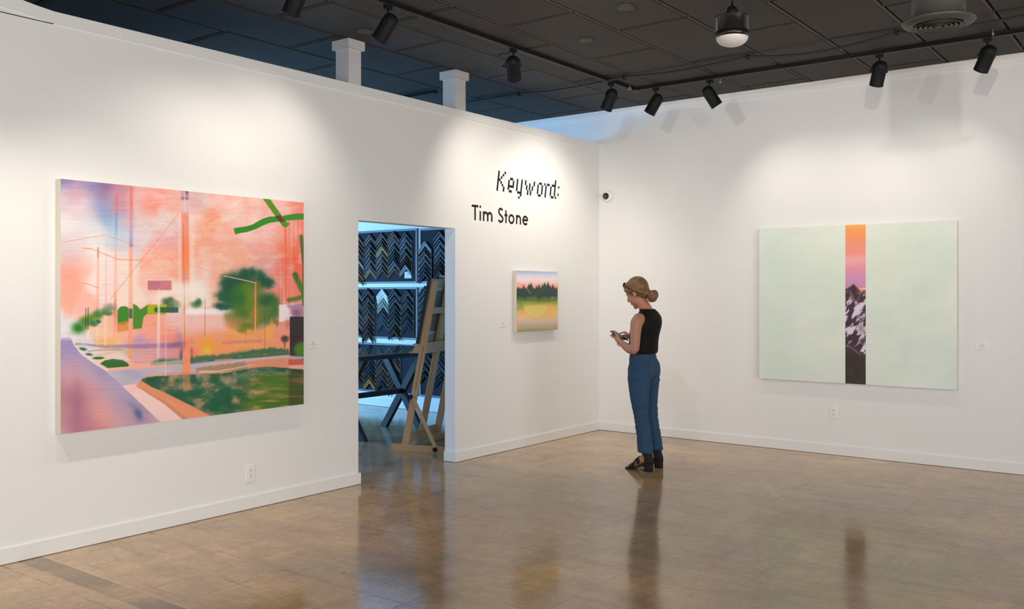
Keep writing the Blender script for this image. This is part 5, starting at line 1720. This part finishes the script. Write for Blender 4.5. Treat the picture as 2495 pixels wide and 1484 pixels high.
def ring(cx, cy, z, a, b, n=28, back=None, tilt=0.0, sq=2.0):
    """superellipse ring; back = other radius for the rear half; tilt lifts the front"""
    out = []
    for k in range(n):
        t = 2 * PI * k / n
        c, s = math.cos(t), math.sin(t)
        r = (abs(c) ** sq + abs(s) ** sq) ** (-1.0 / sq)
        ax = a if (c >= 0 or back is None) else back
        x = ax * c * r
        y = b * s * r
        out.append((cx + x, cy + y, z + tilt * x))
    return out


def chain(mb, pts, n=14):
    """tapering limb through points (x, y, z, r), rounded ends"""
    P = [Vector(p[:3]) for p in pts]
    R = [p[3] for p in pts]
    # catmull-rom densify
    dp, dr = [], []
    for i in range(len(P) - 1):
        p0, p1, p2, p3 = P[max(i - 1, 0)], P[i], P[i + 1], P[min(i + 2, len(P) - 1)]
        for k in range(5):
            t = k / 5
            dp.append(0.5 * ((2 * p1) + (p2 - p0) * t + (2 * p0 - 5 * p1 + 4 * p2 - p3) * t * t + (3 * p1 - p0 - 3 * p2 + p3) * t ** 3))
            dr.append(R[i] + (R[i + 1] - R[i]) * t)
    dp.append(P[-1])
    dr.append(R[-1])
    mb.tube(dp, dr, n)
    mb.ellipsoid(dp[0], (dr[0],) * 3, n=14, m=8)
    mb.ellipsoid(dp[-1], (dr[-1],) * 3, n=14, m=8)


# ---- head frame
HC = Vector((0.103, 0.0, 1.530))
TH = math.radians(27)
HR = Matrix.Rotation(TH, 3, 'Y')       # x axis dips forward-down


def hp(x, y, z):
    return HC + HR @ Vector((x, y, z))


body = MB()


def hell(x, y, z, rx, ry, rz, extra=None):
    R_ = HR if extra is None else HR @ extra
    body.ellipsoid(hp(x, y, z), (rx, ry, rz), R_, 28, 18)


hell(-0.012, 0, 0.035, 0.098, 0.075, 0.092)                 # skull
hell(0.028, 0, 0.000, 0.062, 0.064, 0.085)                  # face
hell(0.040, 0, -0.060, 0.046, 0.046, 0.052)                 # jaw
hell(0.066, 0, -0.100, 0.020, 0.024, 0.017)                 # chin
for s in (-1, 1):
    hell(0.052, 0.036 * s, -0.028, 0.030, 0.026, 0.032)     # cheeks
    hell(0.012, 0.050 * s, -0.062, 0.040, 0.016, 0.034)     # jaw corners
    hell(0.074, 0.026 * s, 0.030, 0.014, 0.026, 0.010)      # brows
    hell(0.070, 0.031 * s, 0.010, 0.013, 0.015, 0.012)      # closed lids
    # ear: rim and lobe
    ear = Matrix.Rotation(0.30 * s, 3, 'Z')
    hell(-0.014, 0.0765 * s, -0.006, 0.017, 0.006, 0.030, ear)
    hell(-0.006, 0.0755 * s, -0.030, 0.010, 0.006, 0.013, ear)
body.tube([hp(0.083, 0, 0.030), hp(0.092, 0, 0.010), hp(0.104, 0, -0.012), hp(0.108, 0, -0.022)], [0.008, 0.009, 0.011, 0.011], 12)   # nose
body.ellipsoid(hp(0.106, 0, -0.024), (0.012, 0.011, 0.010), HR, 16, 10)
for s in (-1, 1):
    hell(0.094, 0.012 * s, -0.027, 0.012, 0.008, 0.008)     # nostrils
hell(0.083, 0, -0.053, 0.012, 0.022, 0.008)                 # upper lip
hell(0.080, 0, -0.066, 0.012, 0.019, 0.008)                 # lower lip
hell(0.078, 0, -0.042, 0.012, 0.022, 0.016)

# neck
chain(body, [(0.072, 0, 1.478, 0.056), (0.040, 0, 1.430, 0.053), (0.012, 0, 1.385, 0.055), (-0.008, 0, 1.345, 0.062)], 20)
# trunk under the clothes
body.loft([ring(0.040, 0, 0.90, 0.09, 0.12), ring(0.040, 0, 1.02, 0.095, 0.125), ring(0.028, 0, 1.16, 0.098, 0.135), ring(0.006, 0, 1.26, 0.094, 0.145), ring(-0.006, 0, 1.315, 0.076, 0.150),
           ring(-0.010, 0, 1.345, 0.056, 0.128), ring(-0.008, 0, 1.368, 0.045, 0.085), ring(-0.004, 0, 1.388, 0.040, 0.055)])
for s in (-1, 1):
    # trapezius slope
    chain(body, [(0.005, 0.035 * s, 1.385, 0.028), (-0.004, 0.080 * s, 1.345, 0.030), (-0.002, 0.135 * s, 1.305, 0.036)], 16)

# ---- left arm (towards the viewer)
chain(body, [(-0.002, 0.150, 1.310, 0.054), (0.000, 0.182, 1.285, 0.055), (0.002, 0.198, 1.240, 0.050), (0.002, 0.210, 1.160, 0.045), (-0.002, 0.222, 1.085, 0.0405), (0.010, 0.226, 1.050, 0.040)], 20)
chain(body, [(0.000, 0.224, 1.060, 0.040), (0.040, 0.212, 1.050, 0.041), (0.090, 0.188, 1.062, 0.038), (0.145, 0.155, 1.082, 0.031), (0.190, 0.128, 1.100, 0.0255), (0.214, 0.114, 1.108, 0.0245)], 18)
# right arm
chain(body, [(0.004, -0.145, 1.310, 0.048), (0.012, -0.168, 1.285, 0.048), (0.030, -0.178, 1.235, 0.045), (0.056, -0.184, 1.160, 0.042), (0.074, -0.186, 1.095, 0.038), (0.084, -0.182, 1.066, 0.037)], 20)
chain(body, [(0.080, -0.184, 1.070, 0.037), (0.104, -0.168, 1.070, 0.036), (0.128, -0.140, 1.085, 0.033), (0.150, -0.112, 1.106, 0.028), (0.168, -0.088, 1.124, 0.0245)], 18)

# phone frame: long axis a, width axis w, screen normal n
PC = Vector((0.280, 0.012, 1.158))
PA = Vector((0.150, 0, 0.082)).normalized()
PN = Vector((-0.082, 0, 0.150)).normalized()
PW = Vector((0, 1, 0))


def pp(a, w, n):
    return PC + PA * a + PW * w + PN * n


def finger(pts, r0, r1):
    k = len(pts)
    chain(body, [(*p, r0 + (r1 - r0) * i / (k - 1)) for i, p in enumerate(pts)], 10)


# left hand: palm under the near edge of the phone, fingers wrapping below it, thumb on top
body.ellipsoid((0.236, 0.096, 1.120), (0.034, 0.019, 0.029), Matrix.Rotation(-0.45, 3, 'Y') @ Matrix.Rotation(-0.5, 3, 'Z'), 18, 12)
body.ellipsoid((0.258, 0.078, 1.132), (0.032, 0.018, 0.031), Matrix.Rotation(-0.45, 3, 'Y') @ Matrix.Rotation(-0.5, 3, 'Z'), 18, 12)
chain(body, [(0.212, 0.115, 1.108, 0.0245), (0.236, 0.098, 1.120, 0.024), (0.262, 0.078, 1.134, 0.022)], 14)
for i, (a, ln) in enumerate(((0.046, 1.0), (0.024, 1.06), (0.002, 1.0), (-0.019, 0.84))):
    k0 = pp(a - 0.012, 0.066, -0.022)
    finger([k0, pp(a, 0.050, -0.024), pp(a + 0.006, 0.016 * ln + 0.004 * (1 - ln), -0.019), pp(a + 0.008, -0.022 * ln, -0.014), pp(a + 0.008, -0.040 * ln, -0.002)], 0.0092, 0.0066)
finger([(0.246, 0.090, 1.142), tuple(pp(-0.002, 0.060, 0.010)), tuple(pp(0.024, 0.046, 0.022)), tuple(pp(0.046, 0.028, 0.020))], 0.0125, 0.0078)

# right hand: palm beside the far edge, index finger on the screen, others curled
body.ellipsoid((0.192, -0.064, 1.138), (0.034, 0.020, 0.028), Matrix.Rotation(-0.5, 3, 'Y') @ Matrix.Rotation(0.7, 3, 'Z'), 18, 12)
body.ellipsoid((0.212, -0.048, 1.152), (0.030, 0.018, 0.027), Matrix.Rotation(-0.5, 3, 'Y') @ Matrix.Rotation(0.7, 3, 'Z'), 18, 12)
chain(body, [(0.164, -0.090, 1.123, 0.0245), (0.190, -0.066, 1.138, 0.023), (0.214, -0.046, 1.154, 0.020)], 14)
finger([(0.216, -0.040, 1.166), (0.240, -0.026, 1.186), (0.262, -0.014, 1.180), tuple(pp(0.006, -0.004, 0.013))], 0.0095, 0.0068)
finger([(0.228, -0.052, 1.154), (0.252, -0.046, 1.166), (0.262, -0.034, 1.150), (0.250, -0.030, 1.136)], 0.0094, 0.0068)
finger([(0.224, -0.060, 1.142), (0.246, -0.056, 1.146), (0.252, -0.044, 1.130), (0.238, -0.040, 1.120)], 0.0090, 0.0064)
finger([(0.214, -0.066, 1.130), (0.232, -0.062, 1.128), (0.234, -0.050, 1.114), (0.222, -0.046, 1.110)], 0.0082, 0.0060)
finger([(0.196, -0.046, 1.152), (0.212, -0.022, 1.160), (0.230, -0.006, 1.160), tuple(pp(-0.030, 0.006, 0.014))], 0.0115, 0.0075)

# lower legs and feet (mostly hidden by jeans and sandals)
FEET = ((0.100, 0.0, 1), (-0.098, 0.012, -1))      # lateral place, forward offset, side
for ly, fo, s in FEET:
    chain(body, [(0.036, 0.06 * s, 0.90, 0.08), (0.034, 0.082 * s, 0.74, 0.070), (0.018, 0.09 * s, 0.52, 0.050), (-0.015 + fo, ly, 0.34, 0.046), (-0.030 + fo, ly, 0.22, 0.036), (-0.045 + fo, ly, 0.135, 0.031), (-0.052 + fo, ly, 0.105, 0.030)], 14)
    body.ellipsoid((-0.066 + fo, ly, 0.104), (0.033, 0.027, 0.028), None, 16, 10)            # heel
    chain(body, [(-0.045 + fo, ly, 0.108, 0.034), (0.000 + fo, ly + 0.002 * s, 0.092, 0.034), (0.045 + fo, ly + 0.004 * s, 0.060, 0.030), (0.085 + fo, ly + 0.002 * s, 0.036, 0.022)], 14)
    body.ellipsoid((0.082 + fo, ly, 0.034), (0.034, 0.040, 0.017), Matrix.Rotation(0.25, 3, 'Y'), 18, 10)
    for i in range(5):
        ty = ly + s * (-0.030 + 0.0155 * i)
        tl = (0.150, 0.147, 0.140, 0.131, 0.119)[i] + fo
        tr = (0.0115, 0.0085, 0.008, 0.0078, 0.0072)[i]
        chain(body, [(tl - 0.045, ty * 1.0, 0.030, tr), (tl - 0.020, ty, 0.027, tr), (tl - tr * 0.6, ty, 0.022, tr * 0.92)], 10)
body_o = remeshed(body, 'body', 0.0042, 5, M_SKIN, woman)

# ---- black sleeveless top
top = MB()
n_ = 44
rings_ = [ring(0.044, 0, 1.004, 0.110, 0.147, n_, 0.105), ring(0.043, 0, 1.010, 0.120, 0.157, n_, 0.114), ring(0.040, 0, 1.034, 0.124, 0.162, n_, 0.119), ring(0.036, 0, 1.080, 0.121, 0.158, n_, 0.113),
          ring(0.030, 0, 1.150, 0.121, 0.158, n_, 0.113), ring(0.020, 0, 1.205, 0.130, 0.162, n_, 0.116), ring(0.008, 0, 1.250, 0.124, 0.165, n_, 0.116), ring(-0.002, 0, 1.285, 0.106, 0.163, n_, 0.108),
          ring(-0.007, 0, 1.315, 0.088, 0.163, n_, 0.097), ring(-0.010, 0, 1.338, 0.074, 0.154, n_, 0.084), ring(-0.009, 0, 1.358, 0.066, 0.138, n_, 0.074), ring(-0.007, 0, 1.375, 0.062, 0.117, n_, 0.068), ring(-0.003, 0, 1.389, 0.060, 0.090, n_, 0.062), ring(0.001, 0, 1.399, 0.059, 0.068, n_, 0.058)]
# the wearer's right shoulder is covered further out than the left one
for rg_ in rings_[5:10]:
    for i_, p_ in enumerate(rg_):
        if p_[1] < 0:
            rg_[i_] = (p_[0], p_[1] * 1.07, p_[2])
top.loft(rings_, cap=False)
# turned-in neckline and hem
top.loft([rings_[-1], ring(0.001, 0, 1.396, 0.055, 0.063, n_, 0.054), ring(-0.006, 0, 1.350, 0.048, 0.066, n_, 0.048)], cap=False)
top.loft([rings_[0], ring(0.043, 0, 1.012, 0.100, 0.134, n_, 0.095)], cap=False)
top_o = top.build('top', M_TOP, woman)
sub = top_o.modifiers.new('s', 'SUBSURF')
sub.levels = sub.render_levels = 1
# seam down the middle of the back
MB().tube([(-0.068, 0.01, 1.385), (-0.089, 0.008, 1.34), (-0.1015, 0.004, 1.315), (-0.110, 0, 1.285), (-0.1085, -0.004, 1.25), (-0.0965, -0.008, 1.205), (-0.0835, -0.012, 1.15)], 0.0018, 6).build('back_seam', M_TOP, top_o)

# ---- jeans
jn = MB()
jn.loft([ring(0.046, 0, 1.030, 0.104, 0.132, 32, 0.098), ring(0.045, 0, 0.985, 0.108, 0.140, 32, 0.106), ring(0.043, 0, 0.935, 0.112, 0.150, 32, 0.114), ring(0.040, 0, 0.885, 0.112, 0.160, 32, 0.117),
         ring(0.038, 0, 0.840, 0.108, 0.160, 32, 0.112), ring(0.037, 0, 0.805, 0.094, 0.140, 32, 0.100), ring(0.036, 0, 0.775, 0.060, 0.095, 32, 0.060)])
for ly, fo, s in FEET:
    jn.ellipsoid((0.010, 0.070 * s, 0.866), (0.094, 0.080, 0.118), None, 24, 16)      # seat
    jn.loft([ring(0.037, 0.078 * s, 0.900, 0.104, 0.080, 24), ring(0.037, 0.080 * s, 0.830, 0.107, 0.082, 24), ring(0.036, 0.083 * s, 0.760, 0.103, 0.081, 24), ring(0.034 + fo * .3, 0.086 * s, 0.690, 0.092, 0.078, 24), ring(0.030 + fo * .5, 0.088 * s, 0.610, 0.082, 0.072, 24),
             ring(0.022 + fo * .7, 0.090 * s, 0.530, 0.073, 0.065, 24), ring(0.012 + fo, 0.092 * s, 0.470, 0.067, 0.062, 24), ring(0.000 + fo, 0.094 * s, 0.410, 0.063, 0.060, 24), ring(-0.012 + fo, 0.096 * s, 0.340, 0.063, 0.061, 24),
             ring(-0.024 + fo, 0.098 * s, 0.260, 0.065, 0.062, 24), ring(-0.036 + fo, 0.100 * s, 0.158, 0.069, 0.064, 24, None, 0.05)])
jeans = remeshed(jn, 'jeans', 0.005, 10, M_DENIM, woman)
from mathutils import noise as mnoise


def bell(z, c, w):
    return math.exp(-((z - c) / w) ** 2)


jm = jeans.data
nv_ = len(jm.vertices)
co_ = np.empty(nv_ * 3)
no_ = np.empty(nv_ * 3)
jm.vertices.foreach_get('co', co_)
jm.vertex_normals.foreach_get('vector', no_)
co_, no_ = co_.reshape(-1, 3), no_.reshape(-1, 3)
for i_ in range(nv_):       # folds under the seat, behind the knees and at the shins
    x_, y_, z_ = co_[i_]
    amp = 0.0050 * bell(z_, 0.79, 0.05) + 0.0080 * bell(z_, 0.50, 0.07) + 0.0045 * bell(z_, 0.33, 0.08) + 0.0040 * bell(z_, 0.92, 0.05) + 0.0014
    sd = 1 if y_ > 0 else -1
    n1_ = mnoise.noise(Vector((x_ * 7 + 3.1 * sd, y_ * 7, z_ * 34 + x_ * 16 * sd)))
    n2_ = mnoise.noise(Vector((x_ * 15, y_ * 15 + 9, z_ * 62 - x_ * 22)))
    co_[i_] += no_[i_] * amp * (n1_ * 1.15 + n2_ * 0.45)
jm.vertices.foreach_set('co', co_.reshape(-1))
jm.update()
for ly, fo, s in FEET:      # stitched hem and side seam
    MB().tube(ring(-0.0358 + fo, 0.100 * s, 0.170, 0.0698, 0.0648, 32, None, 0.05), 0.0016, 6, closed=True).build('hem_stitch', M_DENIM, jeans)

# ---- block-heel sandals
for ly, fo, s in FEET:
    sh = thing('sandal', None, None, (fo, ly, 0))
    sh.parent = woman
    sole = []
    for x, z, w in ((-0.102, 0.074, 0.024), (-0.090, 0.074, 0.031), (-0.060, 0.074, 0.034), (-0.030, 0.070, 0.034), (0.000, 0.055, 0.034), (0.035, 0.033, 0.038), (0.070, 0.016, 0.043), (0.105, 0.011, 0.043), (0.135, 0.012, 0.035), (0.154, 0.014, 0.020)):
        t_ = 0.012
        sole.append([(x, -w, z - t_ + 0.0), (x, w, z - t_ + 0.0), (x, w, z), (x, -w, z)])
    MB().loft(sole, smooth=False).build('sole', M_SHOE, sh)
    hl = MB()
    hl.loft([ring(-0.070, 0, 0.0, 0.036, 0.029, 20, None, 0, 4), ring(-0.068, 0, 0.030, 0.037, 0.030, 20, None, 0, 4), ring(-0.066, 0, 0.064, 0.040, 0.033, 20, None, 0, 4)])
    hl.build('heel', M_SHOE, sh)

    def wrap(pts_mid, half, a0, a1, thick, nm, nseg=22):
        """band lying around an elliptic section; pts_mid: (cx, cz, rx, ry) at lower and upper edge"""
        mm = MB()
        rows_ = []
        for (cx, cz, rx, ry) in pts_mid:
            for off_ in (0.0, thick):
                rows_.append([(cx + (rx + off_) * math.cos(a0 + (a1 - a0) * k / nseg), (ry + off_) * math.sin(a0 + (a1 - a0) * k / nseg), cz) for k in range(nseg + 1)])
        nr = len(pts_mid)
        idx = lambda r_, k: r_ * (nseg + 1) + k
        v = [p for r_ in rows_ for p in r_]
        f = []
        for i in range(nr - 1):
            for k in range(nseg):
                f.append((idx(2 * i + 1, k), idx(2 * i + 1, k + 1), idx(2 * i + 3, k + 1), idx(2 * i + 3, k)))
                f.append((idx(2 * i, k + 1), idx(2 * i, k), idx(2 * i + 2, k), idx(2 * i + 2, k + 1)))
        for k in range(nseg):
            f.append((idx(0, k), idx(0, k + 1), idx(1, k + 1), idx(1, k)))
            f.append((idx(2 * nr - 1, k), idx(2 * nr - 1, k + 1), idx(2 * nr - 2, k + 1), idx(2 * nr - 2, k)))
        mm.add(v, f, 0, True)
        return mm.build(nm, M_SHOE, sh)

    # heel counter, closed at the back
    wrap([(-0.066, 0.066, 0.042, 0.036), (-0.062, 0.095, 0.044, 0.038), (-0.054, 0.125, 0.040, 0.038), (-0.048, 0.162, 0.038, 0.038)], 0, PI * 0.40, PI * 1.60, 0.003, 'heel_counter')
    wrap([(-0.047, 0.136, 0.036, 0.036), (-0.046, 0.160, 0.0365, 0.0365)], 0, 0, 2 * PI, 0.003, 'ankle_strap', 32)
    # instep straps: arches over the foot
    def arch(x0, z0, x1, z1, w, ry, rz, nm):
        mm = MB()
        rws = []
        for k in range(15):
            t_ = k / 14
            a = PI * t_
            cy, cz = ry * math.cos(a), rz * math.sin(a)
            cx_, cb = x0 + (x1 - x0) * t_, z0 + (z1 - z0) * t_
            dn = Vector((0.35, 0, 0.94)) * (w / 2)
            for rr_, sg in ((1.0, 1), (1.0, -1), (1.09, -1), (1.09, 1)):
                pass
            along = Vector((0.80, 0, -0.60)) * (w / 2)
            c_ = Vector((cx_, cy, cb + cz))
            c2 = Vector((cx_, cy * 1.07, cb + cz * 1.05))
            rws.append([c_ - along, c_ + along, c2 + along, c2 - along])
        mm.loft(rws, smooth=True)
        return mm.build(nm, M_SHOE, sh)
    arch(0.010, 0.060, 0.070, 0.020, 0.036, 0.038, 0.066, 'instep_strap')
    arch(0.068, 0.024, 0.004, 0.062, 0.036, 0.039, 0.066, 'instep_strap')
    arch(0.094, 0.014, 0.098, 0.014, 0.040, 0.043, 0.040, 'toe_strap')
    bk_ = MB()
    yb = 0.0385 * s
    bk_.tube([(-0.024, yb, 0.108), (-0.003, yb * 0.97, 0.102), (-0.007, yb * 0.99, 0.082), (-0.026, yb, 0.088)], 0.0017, 6, closed=True)
    bk_.build('buckle', M_GOLD, sh)

# ---- hair drawn back into a low bun
hr = MB()
hr.ellipsoid(hp(-0.024, 0, 0.046), (0.108, 0.086, 0.102), HR, 30, 20)
hr.ellipsoid(hp(0.018, 0, 0.085), (0.076, 0.070, 0.052), HR, 26, 16)          # volume above the forehead
hr.ellipsoid(hp(0.062, 0.004, 0.070), (0.034, 0.056, 0.026), HR @ Matrix.Rotation(0.5, 3, 'Y'), 22, 14)
hr.ellipsoid(hp(-0.062, 0, -0.010), (0.060, 0.068, 0.072), HR, 26, 16)        # nape
for s in (-1, 1):
    chain(hr, [(*hp(0.058, 0.052 * s, 0.060), 0.018), (*hp(0.020, 0.071 * s, 0.040), 0.020), (*hp(-0.030, 0.072 * s, 0.022), 0.022), (*hp(-0.075, 0.050 * s, -0.020), 0.026)], 12)
chain(hr, [(*hp(-0.085, 0, -0.030), 0.040), (*hp(-0.108, 0, -0.055), 0.030), (*hp(-0.122, 0, -0.072), 0.030)], 14)
hair = remeshed(hr, 'hair', 0.0055, 4, M_HAIR, woman)
bun = MB()
bc = hp(-0.130, 0, -0.090)
for k in range(7):       # coiled strands
    a = 2 * PI * k / 7
    q = []
    for j in range(9):
        t_ = -1.35 + 2.7 * j / 8
        rr_ = 0.034 * math.cos(t_ * 0.92)
        q.append((bc.x + rr_ * math.cos(a + t_ * 0.8) * 0.95 - 0.010 * math.sin(t_), bc.y + rr_ * math.sin(a + t_ * 0.8) * 1.2, bc.z + 0.042 * math.sin(t_), 0.0135))
    chain(bun, q, 10)
bun.ellipsoid(bc, (0.030, 0.036, 0.038), None, 20, 14)
remeshed(bun, 'bun', 0.004, 2, M_HAIR, hair)
MB().tube([hp(-0.112, 0.026 * math.cos(a), -0.066 + 0.026 * math.sin(a)) + Vector((0, 0, 0)) for a in [2 * PI * k / 20 for k in range(20)]], 0.005, 8, closed=True).build('hair_tie', plain('cream_hair_tie', (0.55, 0.42, 0.28), 0.6), hair)

# lips, lashes and brows
MB().tube([hp(0.0935 - 0.010 * (t_ / 0.018) ** 2, t_, -0.0565) for t_ in [-0.018 + 0.036 * k / 8 for k in range(9)]], [0.002, 0.004, 0.005, 0.0055, 0.0055, 0.0055, 0.005, 0.004, 0.002], 8).build('lips', M_LIP, woman)
M_BROW = plain('brow_brown', (0.10, 0.05, 0.025), 0.7)
for s in (-1, 1):
    MB().tube([hp(0.0835, 0.020 * s, 0.003), hp(0.0825, 0.030 * s, 0.000), hp(0.0765, 0.041 * s, 0.003)], 0.0016, 6).build('eyelashes', M_BROW, woman)
    MB().tube([hp(0.0885, 0.012 * s, 0.030), hp(0.0865, 0.030 * s, 0.0355), hp(0.0755, 0.046 * s, 0.030)], [0.0022, 0.0026, 0.0012], 6).build('eyebrow', M_BROW, woman)

# ---- sunglasses pushed up on the hair, bracelets
sg = thing('sunglasses', None, None)
sg.parent = woman
for s in (-1, 1):
    sg_l = MB().ellipsoid(hp(0.066, 0.033 * s, 0.122), (0.007, 0.029, 0.023), HR @ Matrix.Rotation(-0.75, 3, 'Y') @ Matrix.Rotation(0.25 * s, 3, 'Z'), 22, 14)
    sg_l.build('lens', M_DARKGLASS, sg)
    MB().tube([hp(0.058, 0.060 * s, 0.116), hp(0.044, 0.081 * s, 0.096), hp(0.010, 0.0925 * s, 0.058), hp(-0.020, 0.0935 * s, 0.030)], [0.0040, 0.0042, 0.0036, 0.0030], 8).build('temple_arm', M_DARKGLASS, sg)
MB().tube([hp(0.076, -0.012, 0.128), hp(0.078, 0, 0.132), hp(0.076, 0.012, 0.128)], 0.0026, 8).build('bridge', M_DARKGLASS, sg)

wr = Vector((0.204, 0.120, 1.104))
wd = Vector((0.60, -0.42, 0.28)).normalized()
u1 = wd.cross(Vector((0, 0, 1))).normalized()
u2 = u1.cross(wd)
for nm, rad, off_, tl, lab in (('bracelet', 0.0268, Vector((0, 0, 0.0)), 0.0, 'snug gold bracelet on the wrist of the woman'), ('bracelet', 0.0360, Vector((-0.012, 0.004, -0.0135)), 0.55, 'loose thin bangle hanging from the wrist of the woman')):
    br = thing(nm, None, None)
    br.parent = woman
    ax_ = (wd * math.cos(tl) + u2 * math.sin(tl)).normalized()
    v1 = ax_.cross(Vector((0, 1, 0))).normalized()
    v2 = v1.cross(ax_)
    MB().tube([wr + off_ + (v1 * math.cos(a) + v2 * math.sin(a)) * rad for a in [2 * PI * k / 40 for k in range(40)]], 0.0022, 8, closed=True).build('bangle', M_GOLD, br)
    for k in range(0, 40, 5):
        a = 2 * PI * k / 40
        MB().ellipsoid(wr + off_ + (v1 * math.cos(a) + v2 * math.sin(a)) * rad, (0.0031,) * 3, None, 10, 6).build('bead', M_GOLD, br)

# ---- phone in her hands
ph = thing('phone', 'dark phone held in both hands of the woman', 'phone', (SX, SY, 0), PI)
MPH = Matrix((( PA.x, PW.x, PN.x, PC.x), (PA.y, PW.y, PN.y, PC.y), (PA.z, PW.z, PN.z, PC.z), (0, 0, 0, 1)))
MB().box(-0.080, 0.080, -0.038, 0.038, -0.0048, 0.0048, bev=0.003, M=MPH).build('case', M_PHONE, ph)
MB().box(-0.076, 0.076, -0.0345, 0.0345, 0.0046, 0.0052, M=MPH).build('screen', M_BLACKG, ph)
MB().box(0.048, 0.072, 0.010, 0.032, -0.0068, -0.0046, M=MPH).build('camera_bump', M_BLACKG, ph)
